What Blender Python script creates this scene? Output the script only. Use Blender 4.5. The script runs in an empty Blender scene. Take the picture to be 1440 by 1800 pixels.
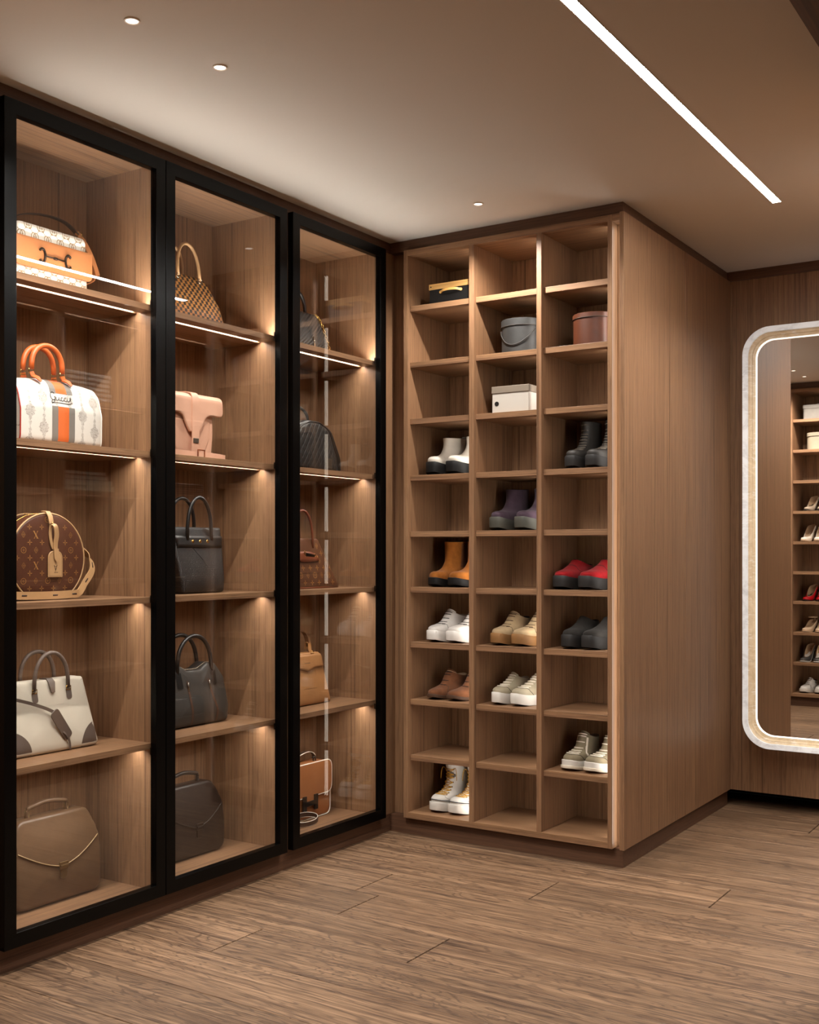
import bpy, bmesh, math, random
from mathutils import Vector, Matrix
from mathutils.bvhtree import BVHTree
random.seed(7)
S = bpy.context.scene
COL = S.collection

# ------------------------------------------------------------------ camera, world, exposure
cam = bpy.data.cameras.new('camera'); cam_o = bpy.data.objects.new('camera', cam); COL.objects.link(cam_o)
cam.sensor_fit = 'HORIZONTAL'; cam.sensor_width = 36.0; cam.lens = 1976.78 / 1440 * 36.0
cam.shift_y = 72.33 / 1440; cam.clip_start = 0.05
cam_o.location = (2.687, 0.0, 1.2009); cam_o.rotation_euler = (math.pi / 2, 0, 0.5752)
S.camera = cam_o
W = bpy.data.worlds.new('world'); S.world = W; W.use_nodes = True
W.node_tree.nodes['Background'].inputs[0].default_value = (0.05, 0.045, 0.04, 1)
W.node_tree.nodes['Background'].inputs[1].default_value = 0.2
S.view_settings.view_transform = 'Standard'; S.view_settings.look = 'None'
S.view_settings.gamma = 1.0; S.view_settings.use_curve_mapping = False
S.view_settings.exposure = 0.1
try:
    S.cycles.use_denoising = True; S.cycles.denoiser = 'OPENIMAGEDENOISE'
    S.cycles.max_bounces = 10; S.cycles.diffuse_bounces = 5; S.cycles.glossy_bounces = 5
    S.cycles.transparent_max_bounces = 12; S.cycles.sample_clamp_indirect = 4.0
    S.cycles.use_light_tree = True; S.cycles.caustics_reflective = False; S.cycles.caustics_refractive = False
except Exception:
    pass
LED_SHELF, LED_UP, LED_CELL, LED_CHANNEL, LED_CEIL, DOWN_W = 60.0, 135.0, 28.0, 9.5, 114.0, 72.0

# ------------------------------------------------------------------ materials
def lin(c):
    if isinstance(c, str):
        c = tuple(int(c[i:i + 2], 16) / 255 for i in (0, 2, 4))
    return tuple((x / 12.92 if x <= 0.04045 else ((x + 0.055) / 1.055) ** 2.4) for x in c) + (1,)

class NT:
    def __init__(s, name):
        s.m = bpy.data.materials.new(name); s.m.use_nodes = True; s.t = s.m.node_tree
        s.b = s.t.nodes['Principled BSDF']; s.out = s.t.nodes['Material Output']
    def n(s, typ, **kw):
        o = s.t.nodes.new(typ)
        for k, v in kw.items(): setattr(o, k, v)
        return o
    def l(s, a, b): s.t.links.new(a, b)
    def math(s, op, a, b=None, c=None):
        o = s.n('ShaderNodeMath', operation=op)
        for i, v in enumerate((a, b, c)):
            if v is None: continue
            if isinstance(v, (int, float)): o.inputs[i].default_value = v
            else: s.l(v, o.inputs[i])
        return o.outputs[0]
    def mix(s, fac, a, b, typ='MIX'):
        o = s.n('ShaderNodeMix', data_type='RGBA', blend_type=typ)
        for sock, v in ((o.inputs[0], fac), (o.inputs[6], a), (o.inputs[7], b)):
            if isinstance(v, (int, float)): sock.default_value = v
            elif isinstance(v, tuple): sock.default_value = v
            else: s.l(v, sock)
        return o.outputs[2]
    def noise(s, vec, scale, detail=3.0, rough=0.55, dist=0.0):
        o = s.n('ShaderNodeTexNoise'); s.l(vec, o.inputs['Vector'])
        o.inputs['Scale'].default_value = scale; o.inputs['Detail'].default_value = detail
        o.inputs['Roughness'].default_value = rough; o.inputs['Distortion'].default_value = dist
        return o.outputs['Fac']
    def mapr(s, v, a, b, c=0.0, d=1.0):
        o = s.n('ShaderNodeMapRange'); s.l(v, o.inputs[0])
        for i, x in enumerate((a, b, c, d)): o.inputs[i + 1].default_value = x
        return o.outputs[0]
    def mapping(s, vec, scale=(1, 1, 1), loc=(0, 0, 0)):
        o = s.n('ShaderNodeMapping'); s.l(vec, o.inputs[0])
        o.inputs['Scale'].default_value = scale; o.inputs['Location'].default_value = loc
        return o.outputs[0]
    def bump(s, h, strength=0.2, dist=0.001):
        o = s.n('ShaderNodeBump'); o.inputs['Strength'].default_value = strength
        o.inputs['Distance'].default_value = dist; s.l(h, o.inputs['Height'])
        s.l(o.outputs[0], s.b.inputs['Normal'])

_mats = {}
def pm(name, col, rough=0.5, metal=0.0, grain=0.0, gscale=400.0, var=0.0, spec=None, sheen=0.0, coat=0.0):
    """plain procedural material with fine grain and a little colour variation"""
    if name in _mats: return _mats[name]
    t = NT(name); c = lin(col); t.b.inputs['Roughness'].default_value = rough
    t.b.inputs['Metallic'].default_value = metal; t.b.inputs['Base Color'].default_value = c
    if spec is not None: t.b.inputs['Specular IOR Level'].default_value = spec
    if sheen: t.b.inputs['Sheen Weight'].default_value = sheen
    if coat: t.b.inputs['Coat Weight'].default_value = coat
    if grain or var:
        tc = t.n('ShaderNodeTexCoord').outputs['Object']
        if var:
            f = t.mapr(t.noise(tc, 28.0, 4.0), 0.3, 0.7)
            d = tuple(x * (1 - var) for x in c[:3]) + (1,); e = tuple(min(1, x * (1 + var * 0.7)) for x in c[:3]) + (1,)
            t.l(t.mix(f, d, e), t.b.inputs['Base Color'])
        if grain: t.bump(t.noise(tc, gscale, 2.0), grain, 0.0006)
    _mats[name] = t.m; return t.m

def wood(name, axis, dark, mid, light, rough=0.42, freq=150.0):
    if name in _mats: return _mats[name]
    t = NT(name); p = t.n('ShaderNodeNewGeometry').outputs['Position']
    sc = [freq] * 3; sc['xyz'.index(axis)] = 1.6
    v = t.mapping(p, tuple(sc))
    sc2 = [9.0] * 3; sc2['xyz'.index(axis)] = 0.7
    v2 = t.mapping(p, tuple(sc2))
    sc3 = [620.0] * 3; sc3['xyz'.index(axis)] = 10.0
    v3 = t.mapping(p, tuple(sc3))
    n1 = t.mapr(t.noise(v, 1.0, 4.0, 0.6, 0.6), 0.30, 0.70)
    n2 = t.mapr(t.noise(v2, 1.0, 3.0, 0.5, 1.2), 0.3, 0.7)
    n3 = t.mapr(t.noise(v3, 1.0, 2.0), 0.52, 0.72)
    c = t.mix(n1, lin(mid), lin(light)); c = t.mix(t.math('MULTIPLY', n2, 0.45), c, lin(mid))
    sep = t.math('MULTIPLY', n3, 0.62); c = t.mix(sep, c, lin(dark))
    big = t.mapr(t.noise(v, 0.55, 2.0, 0.5, 0.4), 0.56, 0.74)
    c = t.mix(t.math('MULTIPLY', big, 0.66), c, lin(dark))
    t.l(c, t.b.inputs['Base Color']); t.b.inputs['Roughness'].default_value = rough
    t.b.inputs['Specular IOR Level'].default_value = 0.35
    t.bump(n1, 0.2, 0.0006); _mats[name] = t.m; return t.m
WD, WM, WL = '432e21', '805e46', '9b7755'
wz = wood('walnut veneer vertical', 'z', WD, WM, WL); wy = wood('walnut veneer along y', 'y', WD, WM, WL)
wx = wood('walnut veneer along x', 'x', WD, WM, WL)
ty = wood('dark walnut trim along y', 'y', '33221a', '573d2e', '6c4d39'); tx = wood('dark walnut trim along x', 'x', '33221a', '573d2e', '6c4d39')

def floor_mat():
    t = NT('oak floor plank'); p = t.n('ShaderNodeNewGeometry').outputs['Position']
    oi = t.n('ShaderNodeObjectInfo').outputs['Random']
    off = t.n('ShaderNodeCombineXYZ'); t.l(t.math('MULTIPLY', oi, 37.0), off.inputs[0]); t.l(t.math('MULTIPLY', oi, 11.0), off.inputs[2])
    add = t.n('ShaderNodeVectorMath', operation='ADD'); t.l(p, add.inputs[0]); t.l(off.outputs[0], add.inputs[1]); q = add.outputs[0]
    v = t.mapping(q, (2.0, 120, 120)); v2 = t.mapping(q, (1.0, 6.5, 6.5)); v3 = t.mapping(q, (11, 480, 480))
    warp = t.noise(v2, 1.0, 3.0, 0.55, 1.8)
    rings = t.math('SINE', t.math('MULTIPLY', warp, 85.0))
    r = t.mapr(rings, 0.35, 1.0)
    n1 = t.mapr(t.noise(v, 1.0, 4.0, 0.65, 0.5), 0.36, 0.64); n3 = t.mapr(t.noise(v3, 1.0, 2.0), 0.52, 0.66)
    n0 = t.mapr(t.noise(t.mapping(q, (1.1, 17, 17)), 1.0, 4.0, 0.6, 1.0), 0.34, 0.66)
    st = t.mapr(t.noise(t.mapping(q, (1.4, 46, 46)), 1.0, 3.0, 0.6, 0.6), 0.54, 0.68)
    c = t.mix(n1, lin('654d38'), lin('a08063')); c = t.mix(t.math('MULTIPLY', n0, 0.6), c, lin('523a28'))
    c = t.mix(t.math('MULTIPLY', r, 0.52), c, lin('301e14')); c = t.mix(t.math('MULTIPLY', st, 0.55), c, lin('33211a'))
    c = t.mix(t.math('MULTIPLY', n3, 0.6), c, lin('2f2018'))
    kn = t.n('ShaderNodeTexVoronoi'); t.l(t.mapping(q, (1.3, 4.2, 4.2)), kn.inputs['Vector']); kn.inputs['Scale'].default_value = 1.0
    k = t.mapr(kn.outputs['Distance'], 0.03, 0.13, 1.0, 0.0); c = t.mix(t.math('MULTIPLY', k, 0.6), c, lin('2e1f16'))
    g = t.mapr(oi, 0, 1, 0.86, 1.1); cc = t.n('ShaderNodeCombineXYZ')
    for i in range(3): t.l(g, cc.inputs[i])
    c = t.mix(1.0, c, cc.outputs[0], 'MULTIPLY')
    t.l(c, t.b.inputs['Base Color']); t.b.inputs['Roughness'].default_value = 0.5
    t.b.inputs['Specular IOR Level'].default_value = 0.3
    t.bump(t.math('SUBTRACT', n1, n3), 0.35, 0.001); return t.m
plank_m = floor_mat()

def emis(name, col, strength):
    t = NT(name); t.b.inputs['Base Color'].default_value = (0.8, 0.8, 0.8, 1)
    t.b.inputs['Emission Color'].default_value = col; t.b.inputs['Emission Strength'].default_value = strength
    return t.m
WARM = (1.0, 0.95, 0.88, 1); NEUT = (1.0, 0.97, 0.93, 1)
led_shelf_m = emis('shelf led', WARM, LED_SHELF); led_up_m = emis('shelf uplight led', WARM, LED_UP); led_cell_m = emis('cell led', WARM, LED_CELL)
led_added_m = emis('added wardrobe fill led', WARM, 55.0); led_side_m = emis('cell opal side', (1.0, 0.86, 0.70, 1), 4.4); led_chan_m = emis('channel led', (1.0, 0.97, 0.90, 1), LED_CHANNEL); led_ceil_m = emis('ceiling led', NEUT, LED_CEIL)
down_m = emis('downlight lens', WARM, 3.0)

def glass_mat():
    t = NT('door glass'); tr = t.n('ShaderNodeBsdfTransparent'); gl = t.n('ShaderNodeBsdfGlossy')
    gl.inputs['Roughness'].default_value = 0.0; g = t.n('ShaderNodeNewGeometry')
    dt = t.n('ShaderNodeVectorMath', operation='DOT_PRODUCT'); t.l(g.outputs['Normal'], dt.inputs[0]); t.l(g.outputs['Incoming'], dt.inputs[1])
    k = t.math('POWER', t.math('SUBTRACT', 1.0, t.math('ABSOLUTE', dt.outputs['Value'])), 5.0)   # Schlick, the same from both faces of the thin pane
    fac = t.math('MULTIPLY_ADD', k, 0.94, 0.058)
    tr.inputs[0].default_value = (0.985, 0.985, 0.98, 1)
    mx = t.n('ShaderNodeMixShader'); t.l(fac, mx.inputs[0]); t.l(tr.outputs[0], mx.inputs[1]); t.l(gl.outputs[0], mx.inputs[2])
    t.l(mx.outputs[0], t.out.inputs[0]); return t.m
glass_m = glass_mat()
black_frame = pm('black satin aluminium', '030303', 0.26, 0.0, spec=0.14)
alu = pm('aluminium profile', '8b8680', 0.35, 1.0)
dark_gap = pm('shadow gap black', '0d0a08', 0.8)
ceil_m = pm('ceiling plaster', 'd4cec6', 0.9, grain=0.05, gscale=300, spec=0.1)
mirror_m = pm('mirror silver', 'e6e2dd', 0.0, 1.0)
gold = pm('brass hardware', 'c39a58', 0.25, 1.0); silver = pm('steel hardware', '9a958d', 0.25, 1.0)
darkmetal = pm('dark bronze hardware', '241c16', 0.3, 0.8); black_lining = pm('black lining', '0b0a09', 0.9)

# ------------------------------------------------------------------ mesh helpers
def BM(): return bmesh.new()
ORG = {}
def obj(name, bm, mat, parent=None, smooth=False, bevel=0.0, sub=0, kind=None, label=None, recalc=True, angle=None):
    """link bm (in the parent's root frame, or in world for a top-level mesh) as ONE mesh object"""
    if recalc: bmesh.ops.recalc_face_normals(bm, faces=bm.faces)
    me = bpy.data.meshes.new(name)
    org = ORG.get(parent, Vector((0, 0, 0))) if parent is not None else Vector((0, 0, 0))
    if org.length: bmesh.ops.translate(bm, vec=-org, verts=bm.verts)
    bm.to_mesh(me); bm.free()
    for m in (mat if isinstance(mat, (list, tuple)) else [mat]): me.materials.append(m)
    if smooth:
        me.polygons.foreach_set('use_smooth', [True] * len(me.polygons))
        if angle: me.set_sharp_from_angle(angle=math.radians(angle))
    o = bpy.data.objects.new(name, me); COL.objects.link(o)
    if parent is not None:
        o.parent = parent; ORG[o] = org
    if bevel:
        b = o.modifiers.new('bevel', 'BEVEL'); b.width = bevel; b.segments = 2; b.limit_method = 'ANGLE'
    if sub:
        b = o.modifiers.new('subdivision', 'SUBSURF'); b.levels = sub; b.render_levels = sub
    if kind: o['kind'] = kind
    if label: o['label'] = label
    return o
def thing(name, label, cat, loc=(0, 0, 0), rz=0.0, group=None, world=False):
    o = bpy.data.objects.new(name, None); COL.objects.link(o); o.location = loc; o.rotation_euler = (0, 0, rz)
    o.empty_display_size = 0.05; o['label'] = label; o['category'] = cat
    if group: o['group'] = group
    ORG[o] = Vector(loc) if world else Vector((0, 0, 0))
    return o
def tag(o, label, cat, group=None):
    o['label'] = label; o['category'] = cat
    if group: o['group'] = group
    return o
def box(bm, x0, x1, y0, y1, z0, z1, mi=0):
    v = [bm.verts.new((x, y, z)) for x in (x0, x1) for y in (y0, y1) for z in (z0, z1)]
    fs = [(0, 1, 3, 2), (4, 6, 7, 5), (0, 4, 5, 1), (2, 3, 7, 6), (0, 2, 6, 4), (1, 5, 7, 3)]
    for f in fs: bm.faces.new([v[i] for i in f]).material_index = mi
    return bm
def B(x0, x1, y0, y1, z0, z1): return box(BM(), x0, x1, y0, y1, z0, z1)
def struct(name, bm, mat, parent=None, **k):
    o = obj(name, bm, mat, parent, **k)
    if parent is None: o['kind'] = 'structure'
    return o
def loft(bm, rings, cap0=True, cap1=True, closed=True, mi=0):
    vs = [[bm.verts.new(p) for p in r] for r in rings]; n = len(vs[0])
    for a, b in zip(vs, vs[1:]):
        for i in range(n if closed else n - 1):
            bm.faces.new((a[i], a[(i + 1) % n], b[(i + 1) % n], b[i])).material_index = mi
    for c, r in ((cap0, vs[0]), (cap1, vs[-1])):
        if c: bm.faces.new(r).material_index = mi
    return vs
def tube(bm, pts, r, n=8, closed=False, mi=0, flat=1.0):
    pts = [Vector(p) for p in pts]; N = len(pts); rr = r if isinstance(r, (list, tuple)) else [r] * N
    tan = []
    for i in range(N):
        a = pts[(i - 1) % N] if (closed or i > 0) else pts[i]; b = pts[(i + 1) % N] if (closed or i < N - 1) else pts[i]
        d = (b - a); tan.append(d.normalized() if d.length > 1e-9 else Vector((0, 0, 1)))
    up = Vector((1, 0, 0)) if abs(tan[0].x) < 0.9 else Vector((0, 0, 1)); rings = []
    nrm = (up - tan[0] * up.dot(tan[0])).normalized()
    for i in range(N):
        nrm = (nrm - tan[i] * nrm.dot(tan[i])); nrm = nrm.normalized() if nrm.length > 1e-6 else Vector((0, 1, 0)); bi = tan[i].cross(nrm)
        rings.append([pts[i] + (nrm * math.cos(a) * flat + bi * math.sin(a)) * rr[i] for a in (2 * math.pi * k / n for k in range(n))])
    if closed: rings.append(rings[0])
    if closed:
        vs = [[bm.verts.new(p) for p in q] for q in rings[:-1]]
        for i in range(N):
            a, b = vs[i], vs[(i + 1) % N]
            for k in range(n): bm.faces.new((a[k], a[(k + 1) % n], b[(k + 1) % n], b[k])).material_index = mi
    else: loft(bm, rings, mi=mi)
    return bm
def ribbon(bm, pts, wdir, w, t, mi=0):
    """flat strap: wdir is the direction of its width (or one per point)"""
    pts = [Vector(p) for p in pts]; N = len(pts); rings = []
    for i in range(N):
        tn = (pts[min(i + 1, N - 1)] - pts[max(i - 1, 0)]).normalized()
        wd = Vector(wdir[i] if isinstance(wdir, list) else wdir); wd = (wd - tn * wd.dot(tn)).normalized(); nn = tn.cross(wd)
        ww = w[i] if isinstance(w, (list, tuple)) else w
        rings.append([pts[i] + wd * (ww / 2 * a) + nn * (t / 2 * b) for a, b in ((-1, -1), (1, -1), (1, 1), (-1, 1))])
    loft(bm, rings, mi=mi); return bm
def arc(c, ry, rz, a0, a1, n=16, x=0.0):
    return [(x, c[0] + ry * math.cos(math.radians(a0 + (a1 - a0) * i / n)), c[1] + rz * math.sin(math.radians(a0 + (a1 - a0) * i / n))) for i in range(n + 1)]
def smooth_pts(p, k=6):
    p = [Vector(q) for q in p]; out = []
    for i in range(len(p) - 1):
        a, b, c, d = p[max(i - 1, 0)], p[i], p[i + 1], p[min(i + 2, len(p) - 1)]
        for j in range(k):
            t = j / k
            out.append(0.5 * ((2 * b) + (c - a) * t + (2 * a - 5 * b + 4 * c - d) * t * t + (3 * b - a - 3 * c + d) * t ** 3))
    out.append(p[-1]); return out
def rpoly(pts, rad, seg=5):
    """polygon (2-D) with rounded corners"""
    out = []; n = len(pts)
    for i in range(n):
        p = Vector(pts[i]); a = Vector(pts[i - 1]) - p; b = Vector(pts[(i + 1) % n]) - p
        r = rad[i] if isinstance(rad, (list, tuple)) else rad
        ang = a.angle(b); d = min(r / math.tan(ang / 2), a.length * 0.49, b.length * 0.49) if r > 0 else 0
        if d < 1e-5: out.append(tuple(p)); continue
        p0 = p + a.normalized() * d; p1 = p + b.normalized() * d
        for k in range(seg + 1):
            t = k / seg; q = p0 * (1 - t) ** 2 + p * 2 * t * (1 - t) + p1 * t * t; out.append((q.x, q.y))
    return out
def densify(poly, step):
    out = []; n = len(poly)
    for i in range(n):
        a, b = Vector(poly[i]), Vector(poly[(i + 1) % n]); k = max(1, int((b - a).length / step))
        for j in range(k): q = a.lerp(b, j / k); out.append((q.x, q.y))
    return out
def inset(poly, d):
    n = len(poly); ar = sum(poly[i][0] * poly[(i + 1) % n][1] - poly[(i + 1) % n][0] * poly[i][1] for i in range(n)); s = 1 if ar > 0 else -1; out = []
    for i in range(n):
        a, b = Vector(poly[i - 1]), Vector(poly[(i + 1) % n]); t = b - a
        t = t.normalized() if t.length > 1e-9 else Vector((1, 0)); nx = Vector((-t.y, t.x)) * s; q = Vector(poly[i]) + nx * d; out.append((q.x, q.y))
    return out
def cushion(bm, poly, x0, x1, r=0.01, bulge=0.0, back_bulge=None, n=3, mi=0):
    """outline in (y,z) given thickness in x, rounded rim and bulging faces"""
    bb = bulge if back_bulge is None else back_bulge; rings = []; n_ = len(poly)
    cy = sum(p[0] for p in poly) / n_; cz = sum(p[1] for p in poly) / n_
    def add(pl, x): rings.append([(x, p[0], p[1]) for p in pl])
    pin = inset(poly, r)
    for s in (0.35, 0.6, 0.82): add([(cy + (p[0] - cy) * s, cz + (p[1] - cz) * s) for p in pin], x0 - bb * (1 - s * s))
    for k in range(n + 1): a = math.pi / 2 * k / n; add(inset(poly, r * (1 - math.sin(a))), x0 + r * (1 - math.cos(a)))
    for k in range(n, -1, -1): a = math.pi / 2 * k / n; add(inset(poly, r * (1 - math.sin(a))), x1 - r * (1 - math.cos(a)))
    for s in (0.82, 0.6, 0.35): add([(cy + (p[0] - cy) * s, cz + (p[1] - cz) * s) for p in pin], x1 + bulge * (1 - s * s))
    loft(bm, rings, mi=mi); return bm
def warp(bm, f):
    for v in bm.verts: v.co = Vector(f(v.co.x, v.co.y, v.co.z))
    return bm
def plate(bm, poly, x0, x1, mi=0):
    loft(bm, [[(x0, p[0], p[1]) for p in poly], [(x1, p[0], p[1]) for p in poly]], mi=mi); return bm
def bvh(bm): bm.normal_update(); return BVHTree.FromBMesh(bm)
def drape(bm, tree, off=0.0007):
    kill = []
    for v in bm.verts:
        h = tree.ray_cast(Vector((1.0, v.co.y, v.co.z)), Vector((-1, 0, 0)))
        if h[0] is None: kill.append(v)
        else: v.co.x = h[0].x + off
    if kill: bmesh.ops.delete(bm, geom=kill, context='VERTS')
    return bm
def stroke(bm, pts, w, mi=0, closed=False):
    """flat line of width w along 2-D (y,z) points, to be draped"""
    p = [Vector(q) for q in pts]; N = len(p); rows = []
    for i in range(N):
        a = p[i - 1] if (closed or i) else p[i]; b = p[(i + 1) % N] if (closed or i < N - 1) else p[i]; t = (b - a)
        t = t.normalized() if t.length > 1e-9 else Vector((1, 0)); nx = Vector((-t.y, t.x)); ww = (w[i] if isinstance(w, list) else w) / 2
        rows.append((bm.verts.new((0, *(p[i] + nx * ww))), bm.verts.new((0, *(p[i] - nx * ww)))))
    for i in range(N if closed else N - 1):
        a, b = rows[i], rows[(i + 1) % N]; bm.faces.new((a[0], a[1], b[1], b[0])).material_index = mi
def patch(bm, poly, step=0.02, mi=0):
    """flat polygon in (y,z), cut into pieces so that it can follow a curved face"""
    tmp = bmesh.new(); tmp.faces.new([tmp.verts.new((0, p[0], p[1])) for p in poly])
    ys = [p[0] for p in poly]; zs = [p[1] for p in poly]
    for ax, lo, hi in ((1, min(ys), max(ys)), (2, min(zs), max(zs))):
        k = int((hi - lo) / step)
        for i in range(1, k + 1):
            co = [0, 0, 0]; no = [0, 0, 0]; co[ax] = lo + (hi - lo) * i / (k + 1); no[ax] = 1
            bmesh.ops.bisect_plane(tmp, geom=tmp.verts[:] + tmp.edges[:] + tmp.faces[:], plane_co=co, plane_no=no)
    m = {v: bm.verts.new(v.co) for v in tmp.verts}
    for f in tmp.faces: bm.faces.new([m[v] for v in f.verts]).material_index = mi
    tmp.free()
def disc(bm, c, r, x0, x1, n=14, mi=0):
    plate(bm, [(c[0] + r * math.cos(2 * math.pi * k / n), c[1] + r * math.sin(2 * math.pi * k / n)) for k in range(n)], x0, x1, mi)

# ------------------------------------------------------------------ room shell
H = 2.541; YB = 5.336; XR = 3.4; YF = -0.6
fl = struct('floor', B(-0.42, XR, YF, YB + 0.3, -0.06, -0.014), dark_gap)
ROW0, PW = 2.5155, 0.2462
JX = {0: 0.338, 1: 0.886, 3: 0.345, 4: 0.910, 5: 1.465, 2: 2.75, -1: 1.95, 6: 2.15}
k0 = int((YF - ROW0) / PW) - 1
for k in range(k0, 13):
    ya, yb = ROW0 + k * PW, ROW0 + (k + 1) * PW
    ya, yb = max(ya, YF), min(yb, YB + 0.3)
    if yb - ya < 0.02: continue
    j = JX.get(k, (0.55 * (k % 4) + 0.4)); L = 2.3
    xs = sorted([x for x in (j - 2 * L, j - L, j, j + L, j + 2 * L) if -0.41 < x < XR - 0.05])
    xs = [-0.42] + xs + [XR]; g = 0.0011
    for a, b in zip(xs, xs[1:]):
        bm = BM(); x0, x1, y0, y1, c = a + 2.0 * g, b - 2.0 * g, ya + g, yb - g, 0.0012
        loft(bm, [[(x0, y0, -0.014), (x1, y0, -0.014), (x1, y1, -0.014), (x0, y1, -0.014)],
                  [(x0, y0, -c), (x1, y0, -c), (x1, y1, -c), (x0, y1, -c)],
                  [(x0 + c, y0 + c, 0), (x1 - c, y0 + c, 0), (x1 - c, y1 - c, 0), (x0 + c, y1 - c, 0)]])
        obj('plank', bm, plank_m, fl)
struct('ceiling', B(-0.42, XR, YF, YB + 0.3, H, H + 0.05), ceil_m)
struct('wall_left', B(-0.46, -0.42, YF, YB + 0.3, 0, H), wz)
struct('wall_right', B(XR, XR + 0.04, YF, YB + 0.3, 0, H), wz)
struct('wall_front', B(-0.42, XR, YF - 0.04, YF, 0, H), wz)
wb = struct('wall_back', B(-0.42, XR, YB + 0.3, YB + 0.34, 0, H), dark_gap)
for i, (a, b) in enumerate(((1.05, 2.3985), (2.4, XR))):                 # two veneered panels hung over a deep shadow gap
    obj('panel', B(a, b, YB, YB + 0.022, 0.0746, 2.495), wz, wb, bevel=0.0008)
# crown and plinth boards
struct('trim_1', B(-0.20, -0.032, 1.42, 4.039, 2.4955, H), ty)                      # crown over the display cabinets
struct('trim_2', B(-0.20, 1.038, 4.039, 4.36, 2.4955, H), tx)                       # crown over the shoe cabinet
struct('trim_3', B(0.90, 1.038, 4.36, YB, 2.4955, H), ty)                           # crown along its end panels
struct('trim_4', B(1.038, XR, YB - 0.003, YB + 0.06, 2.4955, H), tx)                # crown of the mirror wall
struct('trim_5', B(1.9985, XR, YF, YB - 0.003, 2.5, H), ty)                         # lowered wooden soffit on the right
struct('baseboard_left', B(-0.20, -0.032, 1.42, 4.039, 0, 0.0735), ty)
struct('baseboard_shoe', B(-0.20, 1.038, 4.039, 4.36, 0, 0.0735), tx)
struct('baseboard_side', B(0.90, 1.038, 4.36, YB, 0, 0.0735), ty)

# ------------------------------------------------------------------ ceiling lights
lc = thing('linear_ceiling_light', 'long thin white linear light recessed in the brown ceiling', 'ceiling light', (1.529, 2.0, H), world=True)
obj('diffuser', B(1.5135, 1.5448, -0.45, 4.36, H - 0.0015, H + 0.002), led_ceil_m, lc)
bm = BM(); box(bm, 1.5120, 1.5134, -0.45, 4.362, H - 0.002, H + 0.001); box(bm, 1.5449, 1.5463, -0.45, 4.362, H - 0.002, H + 0.001)
box(bm, 1.5120, 1.5463, 4.3602, 4.363, H - 0.003, H + 0.001); obj('trim_edge', bm, alu, lc)
def downlight(x, y, label):
    t = thing('downlight', label, 'downlight', (x, y, H), group='small round ceiling downlights')
    bm = BM(); n = 24; pr = [(0.0205, 0.0), (0.0205, -0.003), (0.0165, -0.0035), (0.0155, -0.0012)]
    rings = [[(r * math.cos(2 * math.pi * k / n), r * math.sin(2 * math.pi * k / n), z) for k in range(n)] for r, z in pr]
    loft(bm, rings, cap0=False, cap1=False); obj('bezel', bm, pm('downlight bezel', 'd8cbb9', 0.5), t, smooth=True, angle=30)
    bm = BM(); loft(bm, [[(0.0156 * math.cos(2 * math.pi * k / n), 0.0156 * math.sin(2 * math.pi * k / n), z) for k in range(n)] for z in (-0.0004, -0.0012)])
    obj('lens', bm, down_m, t)
    l = bpy.data.lights.new('downlight_beam', 'SPOT'); l.energy = DOWN_W; l.color = WARM[:3]; l.spot_size = math.radians(146); l.spot_blend = 0.6
    l.shadow_soft_size = 0.016; lo = bpy.data.objects.new('downlight_beam', l); COL.objects.link(lo); lo.location = (0, 0, -0.006); lo.parent = t
for x, y, lb in ((0.562, 1.994, 'small round downlight nearest the camera, over the leftmost glass door'),
                 (0.562, 2.317, 'small round downlight between its two neighbours, in front of the second glass door'),
                 (0.562, 3.762, 'small round downlight just in front of the shoe cabinet crown'),
                 (1.860, 4.260, 'small round downlight on the right, just in front of the mirror wall'),
                 (0.562, 1.671, 'small round downlight seen only in the mirror, nearest the rear shelves')):
    downlight(x, y, lb)

# ------------------------------------------------------------------ glazed display cabinets on the left
def grooved(xb, xf, y0, y1, z0, z1, up):
    """shelf board with a light groove routed in its underside (and one in its top)"""
    g0, g1, d = -0.1205, -0.1015, 0.0085
    pr = [(xb, z0), (g0, z0), (g0, z0 + d), (g1, z0 + d), (g1, z0), (xf, z0), (xf, z1)]
    if up: pr += [(-0.058, z1), (-0.058, z1 - 0.010), (-0.074, z1 - 0.010), (-0.074, z1)]
    pr += [(xb, z1)]
    return plate_y(BM(), pr, y0, y1)
def plate_y(bm, prof, y0, y1):
    loft(bm, [[(a, y0, b) for a, b in prof], [(a, y1, b) for a, b in prof]]); return bm
def led_line(y0, y1, z, sgn, parent, m):
    """flat luminous strip lying in the groove, shining down (sgn -1) or up (+1)"""
    bm = BM(); box(bm, -0.1195, -0.1025, y0, y1, min(z, z + sgn * 0.002), max(z, z + sgn * 0.002))
    bmesh.ops.recalc_face_normals(bm, faces=bm.faces)
    for f in bm.faces:
        if f.normal.z * sgn > 0.5: f.material_index = 1
    return obj('led_strip', bm, [alu, m], parent, recalc=False)
SH = [2.020, 1.536, 1.056, 0.5745]
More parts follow.
